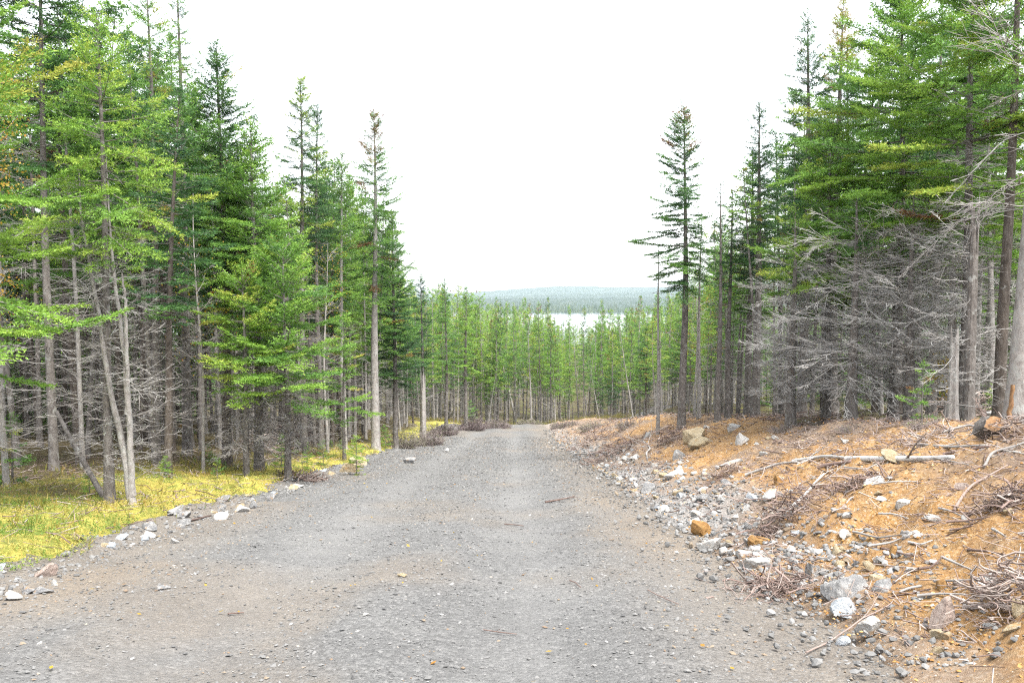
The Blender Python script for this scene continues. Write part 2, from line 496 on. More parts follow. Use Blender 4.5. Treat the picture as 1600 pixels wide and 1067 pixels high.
hill(2700, 900, ([-2400, -250, 50, 200, 480, 800, 2400], [-16, -14, -6, 3, 8, 4, 0]), 72)
hill(3700, 1300, ([-2400, -600, -300, 0, 170, 600, 1100, 2400], [-4, -10, 0, 30, 44, 44, 38, 20]), 73)

# a wood too far away to count: conifers on the far shore and on the slope down to the lake
def cone_wood(rng, x, y, z, h):
    B, k = len(x), 6
    g = Geo()
    for lv, (z0, z1, r) in enumerate(((.1, .62, .19), (.4, 1.0, .13))):
        a = rng.uniform(0, 6.3, (B, 1)) + np.arange(k) * 2 * np.pi / k
        rr = h[:, None] * r * rng.uniform(.6, 1.3, (B, k))
        base = np.stack([x[:, None] + np.cos(a) * rr, y[:, None] + np.sin(a) * rr, z[:, None] + h[:, None] * (z0 + rng.uniform(-.06, .06, (B, k)))], -1)
        tip = np.stack([x, y, z + h * z1], -1)[:, None]
        Vv = np.concatenate([base, tip], 1)
        i = np.arange(B)[:, None] * (k + 1)
        j = np.arange(k)
        Ff = np.stack([i + j, i + (j + 1) % k, np.broadcast_to(i + k, (B, k))], -1).reshape(-1, 3)
        g.add(Vv.reshape(-1, 3), Ff, np.repeat(rng.uniform(.15, .75, B), k + 1))
    return g
rng = np.random.default_rng(5)
fx, fy = rng.uniform(-500, 700, 3600), 1590 + 700 * rng.random(3600) ** 1.8
obj('far_forest', cone_wood(rng, fx, fy, H0(fx, fy) - .5, rng.uniform(7, 13, 3600)).mesh('far_forest', NEEDLE_FAR, False), kind='stuff')
# haze
bm = bmesh.new()
bmesh.ops.create_cube(bm, size=1.0)
me = bpy.data.meshes.new('haze')
bm.to_mesh(me)
bm.free()
m = bpy.data.materials.new('haze')
m.use_nodes = True
n, l = m.node_tree.nodes, m.node_tree.links
n.remove(n['Principled BSDF'])
pv = n.new('ShaderNodeVolumePrincipled')
pv.inputs['Color'].default_value = (.80, .90, 1.0, 1)
pv.inputs['Density'].default_value = 0.00008
l.new(pv.outputs[0], n['Material Output'].inputs['Volume'])
me.materials.append(m)
obj('haze', me, loc=(0, 2550, 5), scale=(5600, 5400, 116), kind='stuff')

# ------------------------------------------------------------------ tree builders
LOD = {0: (.25, .052, .042, .082, .026), 1: (.29, .082, .060, .115, .037), 2: (.34, .11, .075, .125, .038)}

class Trunk:
    def __init__(self, rng, H, r, bend=.04, lean=(0, 0), K=16):
        self.H, self.r = H, r
        self.p = rng.uniform(0, 6.3, 4)
        self.b, self.lean, self.K = bend, lean, K
    def pos(self, z):
        z = np.asarray(z, float)
        t = z / self.H
        b = self.b * self.H * .25 * np.minimum(t * 3, 1)
        x = b * (np.sin(t * 4.5 + self.p[0]) - math.sin(self.p[0]) * (1 - t)) * .5 + self.lean[0] * z
        y = b * (np.sin(t * 4.1 + self.p[1]) - math.sin(self.p[1]) * (1 - t)) * .5 + self.lean[1] * z
        return np.stack([x, y, z], -1)
    def rad(self, z):
        t = np.clip(np.asarray(z) / self.H, 0, 1)
        return self.r * (1 - t) ** .85 * (1 + .35 * np.exp(-np.asarray(z) / .22)) + .006
    def geo(self, g, sides=9, tint=.5, z0=-.25):
        z = np.concatenate([[z0, 0, .12, .3], np.linspace(.7, self.H, self.K)])
        P = self.pos(np.maximum(z, 0))
        P[:, 2] = z
        V, F = tubes(P[None], self.rad(np.maximum(z, 0))[None], sides)
        g.add(V, F, tint)

def blades(rng, B, D, L, wd, bs, bl, bw, tint, g, mi=0, spread=50, roll=26):
    """needle sprays along twigs: B base, D direction, L length of each twig"""
    n = np.maximum((L / bs).astype(int), 2) * 2
    i = np.repeat(np.arange(len(L)), n)
    N = len(i)
    k = np.arange(N) - np.repeat(np.cumsum(n) - n, n)
    u = ((k // 2) + rng.random(N)) / (n[i] / 2)
    side = np.where(k % 2, 1.0, -1.0)
    d = D[i]
    perp = norm(np.cross(d, np.array([0, 0, 1.0]) + 1e-3))
    up = np.cross(perp, d)
    ro = rng.normal(0, math.radians(roll), N)[:, None]
    q = perp * np.cos(ro) * side[:, None] + up * np.sin(ro) + up * .12
    ph = np.radians(rng.normal(spread, 12, N))[:, None]
    bd = norm(d * np.cos(ph) + q * np.sin(ph))
    base = B[i] + d * (L[i] * u)[:, None]
    ln = bl * rng.uniform(.65, 1.2, N) * (1 - .35 * u)
    wdir = norm(np.cross(bd, rng.normal(0, 1, (N, 3)) * .7 + np.array([0, 0, 1.0])))
    w = (bw * rng.uniform(.7, 1.2, N) * .5)[:, None]
    Vv = np.stack([base - wdir * w * .8, base + bd * (ln * .3)[:, None] + wdir * w, base + bd * ln[:, None]], 1)
    a = np.arange(N)[:, None] * 3
    Ff, q4 = a + np.array([[0, 1, 2]]), 3
    tt = np.clip(tint[i] + rng.normal(0, .035, N) + .10 * (u - .5), 0.01, .99)
    g.add(Vv.reshape(-1, 3), Ff, np.repeat(tt, q4), mi)

def crown(rng, tr, zb, R, lod, tint, g, shape=.75, droop=0.0, gap=.12, dense=1.0, top_brown=0.0, brown=.02, roll=34, lift=.09, one_side=None, fine=1.0):
    wh, tw, bs, bl, bw = LOD[lod]
    bs, bl, bw = bs * fine, bl * fine, bw * fine * .95
    H = tr.H
    zs = []
    z = zb
    while z < H - .12:
        t = (z - zb) / (H - zb)
        zs.append(z)
        z += wh * (1 - .5 * t) * rng.uniform(.75, 1.25) / dense
    bz, ba = [], []
    for z in zs:
        k = rng.integers(4, 7)
        a0 = rng.uniform(0, 6.3)
        for j in range(k):
            if rng.random() > gap:
                bz.append(z + rng.normal(0, wh * .4))
                ba.append(a0 + j * 2 * np.pi / k + rng.normal(0, .25))
    bz, ba = np.clip(np.array(bz), zb - .2, H - .08), np.array(ba)
    t = np.clip((bz - zb) / (H - zb), 0, 1)
    lump = 1 + .22 * np.sin(bz * 3.1 + ba * 2 + rng.uniform(0, 6)) * (1 - t)
    L = R * (1 - t) ** shape * np.minimum(1, .6 + t * 2.5) * lump * rng.uniform(.45, 1.25, len(t)) + .10
    if one_side is not None:
        L *= .72 + .42 * (.5 + .5 * np.cos(ba - one_side))
    e0 = np.radians(np.interp(t, [0, .4, .8, 1], [-14 - droop, 0 - droop, 28, 55])) + rng.normal(0, .17, len(t))
    a2 = np.interp(t, [0, 1], [.12 - droop * .008, .15]) + rng.normal(0, .10, len(t))
    hv = np.stack([np.cos(ba), np.sin(ba), 0 * ba], -1)
    base = tr.pos(bz)
    ce, se = np.cos(e0), np.sin(e0)
    def bp(i, s):
        return base[i] + hv[i] * (L[i] * s * ce[i])[:, None] + np.array([0, 0, 1.0]) * (L[i] * (se[i] * s + a2[i] * s * s))[:, None]
    def bt(i, s):
        return norm(hv[i] * ce[i][:, None] + np.array([0, 0, 1.0]) * (se[i] + 2 * a2[i] * s)[:, None])
    btint = tint + rng.normal(0, .075, len(t))
    btint = np.where(rng.random(len(t)) < brown, .95, btint)
    btint = np.where(rng.random(len(t)) < 1.6 * top_brown * ss(.62, .9, t), rng.uniform(.84, .97, len(t)), btint)
    # wood of the live branches
    K = 5
    s = np.linspace(0, .92, K)
    ii = np.repeat(np.arange(len(t)), K)
    P = bp(ii, np.tile(s, len(t))).reshape(len(t), K, 3)
    rr = (.004 + .008 * L)[:, None] * (1 - .8 * s)[None]
    Vv, Ff = tubes(P, rr, 3)
    g.add(Vv, Ff, .25, 1)
    # side twigs
    n = np.maximum((L / tw * 2).astype(int), 3)
    i = np.repeat(np.arange(len(t)), n)
    N = len(i)
    s = .12 + .88 * rng.random(N) ** .85
    tl = np.clip(.50 * L[i] * (1.06 - s) ** .75 + .05, .06, .5) * rng.uniform(.55, 1.2, N)
    T = bt(i, s)
    side = norm(np.cross(T, np.array([0, 0, 1.0])))
    ph = np.radians(rng.normal(48, 13, N)) * np.where(rng.random(N) < .12, 0.15, 1)
    D = norm(T * np.cos(ph)[:, None] + side * (np.sin(ph) * rng.choice([-1, 1], N))[:, None] + np.array([0, 0, 1.0]) * rng.normal(-.03, lift, N)[:, None])
    blades(rng, bp(i, s), D, tl, None, bs, bl, bw, btint[i] + .14 * (s - .55) + rng.normal(0, .03, N), g, roll=roll)
    # leader
    zt = np.linspace(H - .5, H - .03, 5 if lod < 2 else 3)
    blades(rng, tr.pos(zt), np.tile(np.array([[0, .05, 1.0]]), (len(zt), 1)), np.full(len(zt), .14), None, bs, bl, bw, np.full(len(zt), .93 if top_brown > .3 else tint), g, spread=42, roll=90)

def dead_branches(rng, base, az, L, g, up=0.0, curl=.2, twigs=6, r=.007, tint=.5, sub=2, spread=.9):
    """bare grey branches that keep their fine side twigs"""
    n = len(L)
    K = 7
    s = np.linspace(0, 1, K)
    hv = np.stack([np.cos(az), np.sin(az), 0 * az], -1)
    sv_ = np.stack([-np.sin(az), np.cos(az), 0 * az], -1)
    e = up + rng.normal(0, .22, n)
    c = curl * rng.normal(.4, .8, n)
    w = rng.normal(0, .14, n)
    def P(i, s):
        return base[i] + hv[i] * (L[i] * s)[:, None] + sv_[i] * (L[i] * (w[i] * s * s + .045 * np.sin(s * 7 + i * 1.7) * s))[:, None] + np.array([0, 0, 1.0]) * (L[i] * (e[i] * s + c[i] * s * s + .05 * np.sin(s * 8 + i * 2.3) * s))[:, None]
    ii = np.repeat(np.arange(n), K)
    Pp = P(ii, np.tile(s, n)).reshape(n, K, 3)
    rr = (r * (.5 + .5 * L / max(L.max(), .1)))[:, None] * (1 - .8 * s)[None]
    V, F = tubes(Pp, rr, 3)
    tt = np.clip(tint + rng.normal(0, .16, n), 0, 1)
    g.add(V, F, np.repeat(tt, K * 3))
    if not twigs:
        return
    for lev in range(sub):
        k = np.maximum((twigs * L / L.mean()).astype(int), 1) if lev == 0 else np.full(len(L), 2)
        i = np.repeat(np.arange(len(L)), k)
        N = len(i)
        if lev == 0:
            s0 = rng.uniform(.2, 1, N)
            b0, T = P(i, s0), norm(P(i, s0 + .02) - P(i, s0 - .02))
            tl = L[i] * (1.15 - s0) * rng.uniform(.2, .55, N)
        else:
            s0 = rng.uniform(.25, .95, N)
            b0 = pb[i] + pd[i] * (pl[i] * s0)[:, None]
            T, tl = pd[i], pl[i] * rng.uniform(.25, .6, N)
        sd = norm(np.cross(T, np.array([0, 0, 1.0])) * rng.choice([-1, 1], N)[:, None] + np.array([0, 0, 1.0]) * rng.normal(0, .5, N)[:, None])
        D = norm(T + sd * spread * rng.uniform(.5, 1.2, N)[:, None])
        s = np.array([0, .5, 1.0]) if lev == 0 else np.array([0, 1.0])
        bow = rng.normal(0, .12, (N, 3)) * tl[:, None]
        Pp = b0[:, None] + D[:, None] * (tl[:, None] * s)[..., None] + bow[:, None] * (s * s)[None, :, None]
        rr = np.full((N, 1), r * (.5 if lev == 0 else .38)) * (1 - .6 * s)[None]
        V, F = tubes(Pp, rr, 3)
        g.add(V, F, np.repeat(np.clip(tt[i % len(tt)] + rng.normal(0, .1, N), 0, 1), 3 * len(s)))
        pb, pd, pl, L = b0, D, tl, tl
        if lev == 0:
            tt = np.repeat(tt, k)

def trunk_dead(rng, tr, z0, z1, n, Lmax, g, **kw):
    z = rng.uniform(z0, z1, n)
    L = Lmax * rng.uniform(.25, 1, n) * np.interp(z, [0, z0 + .4 * (z1 - z0), z1], [.55, 1, .9])
    dead_branches(rng, tr.pos(z), rng.uniform(0, 6.283, n), L, g, **kw)

def tree_meshes(seed, H, zb, R, r, lod=1, tint=.42, bark=None, dead=(40, .9), dead_kw=None, bend=.04, lean=(0, 0), **kw):
    rng = np.random.default_rng(seed)
    tr = Trunk(rng, H, r, bend, lean)
    gt, gc, gd = Geo(), Geo(), Geo()
    tr.geo(gt, 9 if lod < 2 else 6)
    crown(rng, tr, zb, R, lod, tint, gc, **kw)
    out = [('trunk', gt.mesh('trunk', bark or BARK), None), ('crown', gc.mesh('crown', [NEEDLE, DEADWOOD], False), 'stuff')]
    if dead[0]:
        trunk_dead(rng, tr, .5, max(zb * 1.05, 1.2), dead[0], dead[1], gd, **(dict(twigs=4 if lod < 2 else 0, r=.008) | (dead_kw or {})))
        out.append(('dead_branches', gd.mesh('dead_branches', DEADWOOD), 'stuff'))
    return out, H

def plant_tree(meshes, name, label, loc, H=None, rz=0.0, group=None, wide=1.0, cat='tree', tilt=(0, 0), sink=.03):
    parts, H0_ = meshes
    s = 1.0 if H is None else H / H0_
    root = obj(name, None, loc=(loc[0], loc[1], loc[2] - sink), rot=(tilt[0], tilt[1], rz), scale=(s * wide, s * wide, s), label=label, category=cat, group=group)
    root.empty_display_size = .3
    for nm, me, kd in parts:
        obj(nm, me, root, kind=kd)
    return root

# ------------------------------------------------------------------ single trees one can point to
def hero(px, base, top, label, seed, name='fir_tree', Y=None, zbf=.4, Rpx=60, r=.12, rz=None, lod=None, wide=1.0, cat='tree', **kw):
    """stands where the photograph shows it: base at pixel (px, base) or at distance Y, top at row top"""
    p = ground_at(px, base) if Y is None else at_depth(px, Y)
    Hh = top_height(px, top, p[1], p[2])
    R = Rpx / FPX * p[1]
    lod = lod if lod is not None else (0 if p[1] < 22 else 1)
    if name in ('spruce_tree', 'larch_tree'):
        kw = dict(roll=70, lift=.24, fine=.74) | kw
    ms = tree_meshes(seed, Hh, Hh * zbf, R, r, lod=lod, **kw)
    return plant_tree(ms, name, label, p, None, 0.0 if rz is None else rz, wide=wide, cat=cat)

# right of the road
hero(1065, 672, 168, 'tall slim fir standing alone on the right bank, brown tuft on top', 101, Y=24, zbf=.45, Rpx=68, r=.12, tint=.20, lod=0, top_brown=.22, shape=.62, droop=9, dead=(26, 1.2), one_side=math.pi, gap=.12, dense=1.6, brown=0)
hero(1028, 664, 385, 'thin pale bare pole just left of the lone fir', 102, 'dead_tree', Y=25, zbf=.93, Rpx=12, r=.055, tint=.5, bark=BARK_PALE, dead=(40, .5), lod=1)
hero(1092, 662, 340, 'thin pale bare pole just right of the lone fir', 103, 'dead_tree', Y=25, zbf=.86, Rpx=16, r=.06, tint=.6, bark=BARK_PALE, dead=(45, .5), lod=1)
hero(1121, 662, 285, 'slender grey spruce pole with a sparse narrow top, left of two close together', 104, 'spruce_tree', Y=23, zbf=.6, Rpx=20, r=.08, tint=.2, dead=(40, .6), gap=.35)
hero(1137, 662, 300, 'slender grey spruce pole with a dark bushy top, right of two close together', 105, 'spruce_tree', Y=23.5, zbf=.55, Rpx=30, r=.085, tint=.16, dead=(40, .7))
hero(1180, 663, 160, 'dark green spruce with a club shaped top at the left corner of the right stand', 106, 'spruce_tree', Y=23, zbf=.42, Rpx=52, r=.12, tint=.24, lod=0, dead=(60, 1.2), shape=.7, dense=1.45)
hero(1168, 668, 236, 'dark dense fir tucked behind the club topped spruce', 107, Y=26, zbf=.38, Rpx=58, r=.12, tint=.28, lod=1, dead=(60, 1.2), dense=1.45)
hero(1252, 660, 18, 'tall ragged grey green spruce with a thin forked top against the white sky', 108, 'spruce_tree', Y=21, zbf=.42, Rpx=62, r=.13, tint=.19, lod=0, gap=.35, shape=.6, dead=(80, 1.5), droop=6, dense=1.45)
hero(1300, 660, -2, 'spruce whose narrow top is brown with cones', 109, 'spruce_tree', Y=20, zbf=.45, Rpx=60, r=.13, tint=.22, lod=0, top_brown=.8, shape=.6, dead=(80, 1.4), dense=1.45)
hero(1395, 664, -45, 'big bright green fir with broad layered boughs at the front of the right stand', 110, Y=17, zbf=.40, Rpx=215, r=.10, tint=.64, lod=0, dead=(190, 1.6), dead_kw=dict(twigs=14, sub=2, tint=.78, r=.010), shape=.78, gap=.10, droop=4, dense=1.3)
hero(1290, 664, 205, 'smaller bright green fir leaning its boughs out left of the big fir', 111, Y=17.5, zbf=.42, Rpx=105, r=.09, tint=.70, lod=0, dead=(130, 1.8), dead_kw=dict(twigs=12, tint=.8, r=.010), shape=.6, gap=.08, droop=4, dense=1.4)
hero(1505, 660, -130, 'broad blue green fir at the right end of the stand, its top out of view', 112, Y=14.5, zbf=.42, Rpx=200, r=.10, tint=.56, lod=0, dead=(120, 1.8), dead_kw=dict(twigs=10, tint=.78, r=.010), shape=.75, gap=.12, dense=1.25)
hero(1455, 660, -8, 'thin spruce top showing between the two big firs', 113, 'spruce_tree', Y=22, zbf=.5, Rpx=55, r=.12, tint=.25, lod=1, dead=(60, 1.2), gap=.3, dense=1.45)
hero(1235, 664, 330, 'short spruce hung with a mass of fine dead grey twigs', 114, 'spruce_tree', Y=17, zbf=.72, Rpx=70, r=.10, tint=.5, lod=0, dead=(170, 1.5), dead_kw=dict(twigs=14, tint=.84, curl=-.2, up=.1, r=.009))
hero(1330, 664, 300, 'half dead spruce with long pale sweeping branches low on its trunk', 115, 'spruce_tree', Y=15.5, zbf=.8, Rpx=60, r=.10, tint=.45, lod=0, dead=(120, 1.9), dead_kw=dict(twigs=10, tint=.82, curl=-.25, up=.12, r=.009))
hero(1420, 664, 290, 'half dead spruce with a tangle of brown twigs under the big fir', 116, 'spruce_tree', Y=15, zbf=.85, Rpx=50, r=.09, tint=.4, lod=0, dead=(140, 1.7), dead_kw=dict(twigs=14, tint=.66, r=.010))
hero(1560, 655, -300, 'thick trunked dark spruce behind the stump at right', 117, 'spruce_tree', Y=13.5, zbf=.5, Rpx=120, r=.095, tint=.4, lod=1, bark=BARK_DARK, dead=(60, 1.4), dead_kw=dict(twigs=8, tint=.5))

# left of the road
hero(85, 745, -260, 'dark fir at the far left whose top runs out of view', 121, Y=16, zbf=.5, Rpx=150, r=.085, tint=.30, lod=0, dead=(110, 1.8), shape=.6, dead_kw=dict(twigs=8))
hero(-60, 800, -120, 'yellowing fir at the left border with bright boughs reaching in', 122, Y=10.5, zbf=.28, Rpx=225, r=.12, tint=.66, lod=0, dead=(60, 1.6), shape=.45, gap=.22, brown=.08)
hero(172, 745, 20, 'feathery light green tree with soft drooping sprays near the left border', 123, 'larch_tree', Y=11.8, zbf=.52, Rpx=130, r=.07, tint=.58, lod=0, dead=(60, 1.5), shape=.6, gap=.05, droop=8)
hero(245, 745, -70, 'tall thin yellow green larch with an open crown', 124, 'larch_tree', Y=19, zbf=.5, Rpx=85, r=.09, tint=.56, lod=0, dead=(60, 1.3), gap=.3, brown=.1)
hero(293, 745, -60, 'dark narrow spire of a spruce between the larch and the pointed fir', 125, 'spruce_tree', Y=21, zbf=.45, Rpx=45, r=.12, tint=.25, lod=0, dead=(60, 1.2))
hero(355, 742, 68, 'pointed dark green fir with a clear spire against the sky on the left', 126, Y=19, zbf=.42, Rpx=110, r=.11, bark=BARK_DARK, tint=.36, lod=0, dead=(80, 1.5), shape=.72, dense=1.45)
hero(405, 735, 190, 'bright green fir standing in front of the pointed dark fir', 127, Y=18.5, zbf=.36, Rpx=98, r=.11, tint=.58, lod=0, dead=(80, 1.4), shape=.7, gap=.05, dense=1.45)
hero(475, 705, 120, 'tall ragged spruce tinged brown with cones, left of its dark neighbour', 128, 'spruce_tree', Y=26, zbf=.55, Rpx=46, r=.12, tint=.36, lod=0, top_brown=.42, brown=.12, dead=(90, 1.3), shape=.5, gap=.22, dead_kw=dict(twigs=9, tint=.4), dense=1.45)
hero(502, 705, 168, 'thin dark spruce close beside the brown tinged one', 129, 'spruce_tree', Y=27, zbf=.5, Rpx=34, r=.10, tint=.26, lod=0, dead=(60, 1.2), shape=.5, gap=.25, dense=1.45)
hero(538, 695, 240, 'shorter olive spruce left of the tall pale trunk', 130, 'spruce_tree', Y=28, zbf=.45, Rpx=36, r=.10, tint=.33, lod=0, dead=(60, 1.2), shape=.5, bark=BARK_PALE, dense=1.45)
hero(587, 690, 172, 'tall spruce with a long bare pale trunk at the front of the left stand', 131, 'spruce_tree', Y=30, zbf=.48, Rpx=58, r=.16, tint=.29, lod=0, top_brown=.35, shape=.55, gap=.22, bark=BARK_PALE, dead=(50, .9), droop=4, dense=1.45)
hero(618, 690, 335, 'full blue green fir right behind the tall pale trunk', 132, Y=33, zbf=.3, Rpx=58, r=.11, tint=.30, lod=0, dead=(50, 1.0), shape=.8, gap=.05, dense=1.45)
hero(660, 678, 428, 'dark fir where the left stand steps down towards the lake', 133, Y=42, zbf=.42, Rpx=34, r=.11, tint=.25, lod=1, dead=(50, 1.0))
hero(697, 672, 436, 'slim pointed fir beside the dark one at the end of the left stand', 134, Y=46, zbf=.4, Rpx=26, r=.10, tint=.28, lod=1, dead=(40, .9))
hero(728, 668, 447, 'pointed yellow green fir rising over the end of the road on the left', 135, Y=50, zbf=.38, Rpx=30, r=.13, tint=.42, lod=1, dead=(50, .9))
hero(450, 705, 385, 'low bright yellow green fir spreading its boughs under the tall trees on the left', 136, Y=17.5, zbf=.36, Rpx=118, r=.07, tint=.66, lod=0, dead=(90, 1.2), dead_kw=dict(twigs=10, tint=.42), shape=.45, gap=.12, brown=.06)
hero(385, 720, 415, 'low green fir with grey dead twigs below, left of the yellow green fir', 137, Y=17, zbf=.42, Rpx=90, r=.06, tint=.62, lod=0, dead=(100, 1.2), dead_kw=dict(twigs=12, tint=.45), shape=.5)
hero(538, 700, 500, 'small light green fir at the feet of the tall pale trunk', 138, Y=24, zbf=.3, Rpx=50, r=.05, tint=.6, lod=0, dead=(30, .6), shape=.6)

# double trunk grey tree, crusted with lichen, on the moss
def lichen_tree():
    rng = np.random.default_rng(140)
    p = ground_at(207, 792)
    root = obj('dead_tree', None, loc=(p[0], p[1], p[2] - .03), label='grey forked tree crusted with lichen, standing on the yellow moss by the road', category='tree')
    def stem(pts, r0, r1):
        d = p[1]
        P = np.array([[(x - 207) / FPX * d, oy, (792 - y) / FPX * d] for x, y, oy in pts])
        s = np.linspace(0, 1, len(P))
        q = np.linspace(0, 1, 26)
        Q = np.stack([np.interp(q, s, P[:, k]) for k in range(3)], -1)
        for _ in range(2):
            Q[1:-1] = (Q[:-2] + 2 * Q[1:-1] + Q[2:]) / 4
        Q += .006 * rng.normal(0, 1, Q.shape) * (q[:, None] > .02)
        g = Geo()
        V, F = tubes(Q[None], (r0 + (r1 - r0) * q)[None] * (1 + .4 * np.exp(-q * 30))[None], 9)
        g.add(V, F)
        obj('trunk', g.mesh('trunk', BARK_PALE), root)
        return Q
    A = stem([(207, 800, 0), (203, 745, 0), (196, 700, .02), (180, 640, .05), (168, 560, .05), (158, 480, .1), (140, 405, .15), (128, 330, .2), (122, 260, .3)], .06, .008)
    B = stem([(206, 770, 0), (207, 700, .0), (206, 620, -.02), (203, 550, -.02), (190, 470, .05), (180, 400, .1), (175, 320, .15), (170, 230, .2)], .05, .008)
    C = stem([(204, 640, .0), (207, 560, -.05), (210, 470, -.1), (207, 420, -.12)], .04, .012)
    g = Geo()
    for Q, n in ((A, 60), (B, 60), (C, 30)):
        i = rng.integers(3, len(Q) - 1, n)
        dead_branches(rng, Q[i], rng.uniform(0, 6.28, n), rng.uniform(.15, .75, n), g, up=.05, twigs=7, r=.006, tint=.6, curl=.2)
    obj('dead_branches', g.mesh('dead_branches', DEADWOOD), root, kind='stuff')
    g = Geo()
    for Q in (A, B):
        n = 260
        i = rng.integers(4, 20, n)
        az = rng.uniform(0, 6.28, n)
        k = rng.uniform(.05, .5, n)
        b0 = Q[i] + np.stack([np.cos(az) * k, np.sin(az) * k, rng.normal(0, .08, n)], -1)
        blades(rng, b0, norm(rng.normal(0, 1, (n, 3))), np.full(n, .07), None, .02, .022, .013, np.full(n, .5), g, roll=90)
    obj('lichen', g.mesh('lichen', LICHEN, False), root, kind='stuff')
m, n, l, b = new_mat('lichen')
b.inputs['Base Color'].default_value = (.20, .21, .175, 1)
LICHEN = m
lichen_tree()

# leaning dead pole on the moss
def pole_px(pts, r0, r1, name, label, mat=BARK, cat='tree', ntw=10, lift=0, sides=7, seed=0, part='trunk'):
    rng = np.random.default_rng(seed + 900)
    b = ground_at(*pts[0])
    d = b[1]
    root = obj(name, None, loc=tuple(b - [0, 0, .03]), label=label, category=cat)
    P = np.array([[(x - pts[0][0]) / FPX * d, .25 * k, (pts[0][1] - y) / FPX * d] for k, (x, y) in enumerate(pts)])
    q = np.linspace(0, 1, 14)
    Q = np.stack([np.interp(q, np.linspace(0, 1, len(P)), P[:, k]) for k in range(3)], -1)
    Q[1:-1] = (Q[:-2] + 2 * Q[1:-1] + Q[2:]) / 4
    g = Geo()
    V, F = tubes(Q[None], (r0 + (r1 - r0) * q)[None], sides)
    g.add(V, F)
    obj(part, g.mesh(part, mat), root)
    if ntw:
        g = Geo()
        i = rng.integers(2, 13, ntw)
        dead_branches(rng, Q[i], rng.uniform(0, 6.28, ntw), rng.uniform(.2, .6, ntw), g, twigs=4, r=.006)
        obj('dead_branches', g.mesh('dead_branches', DEADWOOD), root, kind='stuff')
    return root
pole_px([(168, 785), (120, 725), (85, 690), (48, 648)], .045, .03, 'dead_tree', 'bare dead trunk leaning steeply left over the yellow moss', BARK, seed=1)
pole_px([(806, 655), (795, 610), (785, 570), (780, 540)], .11, .07, 'dead_tree', 'pale trunk leaning left among the trees where the road ends', BARK_PALE, seed=2, ntw=6)

# big trunk at the right border with torn bark, split snag and broken trunk beside it
def border_trunk():
    rng = np.random.default_rng(150)
    p = at_depth(1590, 11.5)
    root = obj('dead_tree', None, loc=tuple(p), label='thick pale trunk at the right border with torn orange bark at its foot', category='tree')
    tr = Trunk(rng, 9.0, .17, .03, lean=(.035, .0))
    g = Geo()
    tr.geo(g, 14)
    obj('trunk', g.mesh('trunk', BARK_PALE), root)
    g = Geo()
    z = np.linspace(0, .6, 9)
    for a0, wd, ml in ((3.62, .36, 0),):
        a = a0 + .045 * rng.normal(0, 1, (9, 2)) + np.array([[-.5, .5]]) * wd * (1 - z[:, None] * .5)
        q = tr.pos(z)[:, None] + (tr.rad(z) + .012)[:, None, None] * np.stack([np.cos(a), np.sin(a), 0 * a], -1)
        q2 = q - np.stack([np.cos(a), np.sin(a), 0 * a], -1) * .02
        ring = np.stack([q[:, 0], q[:, 1], q2[:, 1], q2[:, 0]], 1)
        idx = np.arange(36).reshape(9, 4)
        f = []
        for i in range(8):
            for j in range(4):
                u, v, w_, x_ = idx[i, j], idx[i, (j + 1) % 4], idx[i + 1, (j + 1) % 4], idx[i + 1, j]
                f += [[u, v, w_], [u, w_, x_]]
        g.add(ring.reshape(-1, 3), f, .6)
    obj('torn_bark', g.mesh('torn_bark', CUT), root, label='orange torn bark')
    g = Geo()
    n = 11
    zz = rng.uniform(2.6, 5.2, n)
    dead_branches(rng, tr.pos(zz), rng.normal(math.pi, .7, n), rng.uniform(.5, 1.9, n), g, up=.12, curl=-.5, twigs=18, r=.011, tint=.5, spread=1.1)
    obj('dead_branches', g.mesh('dead_branches', DEADWOOD), root, kind='stuff')
m, n, l, b = new_mat('cut_wood')
v = coords(n, l, (6, 6, 2))
l.new(ramp(n, l, noise(n, l, 3, 5, v, .7), [(.3, (.22, .11, .055)), (.5, (.38, .22, .11)), (.7, (.48, .34, .21))]), b.inputs['Base Color'])
CUT = m
border_trunk()

def snag(px, Y, top, r, label, seed, split=True, mat=BARK_PALE):
    rng = np.random.default_rng(seed)
    p = at_depth(px, Y)
    h = top_height(px, top, p[1], p[2])
    root = obj('snag', None, loc=tuple(p), label=label, category='tree')
    k, rows = 12, 14
    a = np.arange(k) * 2 * np.pi / k
    z = np.linspace(-.2, h, rows)
    jag = h * rng.uniform(-.22, .12, k)
    ridge = 1 + .12 * rng.normal(0, 1, k)
    V = []
    for i, zz in enumerate(z):
        t = i / (rows - 1)
        rr = r * (1 - .3 * t) * ridge * (1 + .4 * math.exp(-max(zz, 0) * 5))
        V.append(np.stack([np.cos(a) * rr, np.sin(a) * rr, zz + jag * t ** 3], -1))
    V = np.concatenate(V + [np.array([[0, 0, h * .8]])])
    f = []
    for i in range(rows - 1):
        for j in range(k):
            u, v_, w_, x_ = i * k + j, i * k + (j + 1) % k, (i + 1) * k + (j + 1) % k, (i + 1) * k + j
            f += [[u, v_, w_], [u, w_, x_]]
    for j in range(k):
        f.append([(rows - 1) * k + j, (rows - 1) * k + (j + 1) % k, rows * k])
    obj('trunk', Geo().add(V, f).mesh('trunk', mat, False), root)
    g = Geo()
    n = 16
    zz = rng.uniform(h * .2, h * .95, n)
    dead_branches(rng, np.stack([0 * zz, 0 * zz, zz], -1), rng.uniform(0, 6.28, n), rng.uniform(.3, 1.0, n), g, twigs=6, r=.009, tint=.6)
    obj('dead_branches', g.mesh('dead_branches', DEADWOOD), root, kind='stuff')
snag(1512, 12.5, 330, .08, 'tall broken grey trunk with loose bark, left of the thick dark spruce at right', 151, mat=BARK)
snag(1487, 12.3, 520, .08, 'short splintered grey stub left of the tall broken trunk', 152)
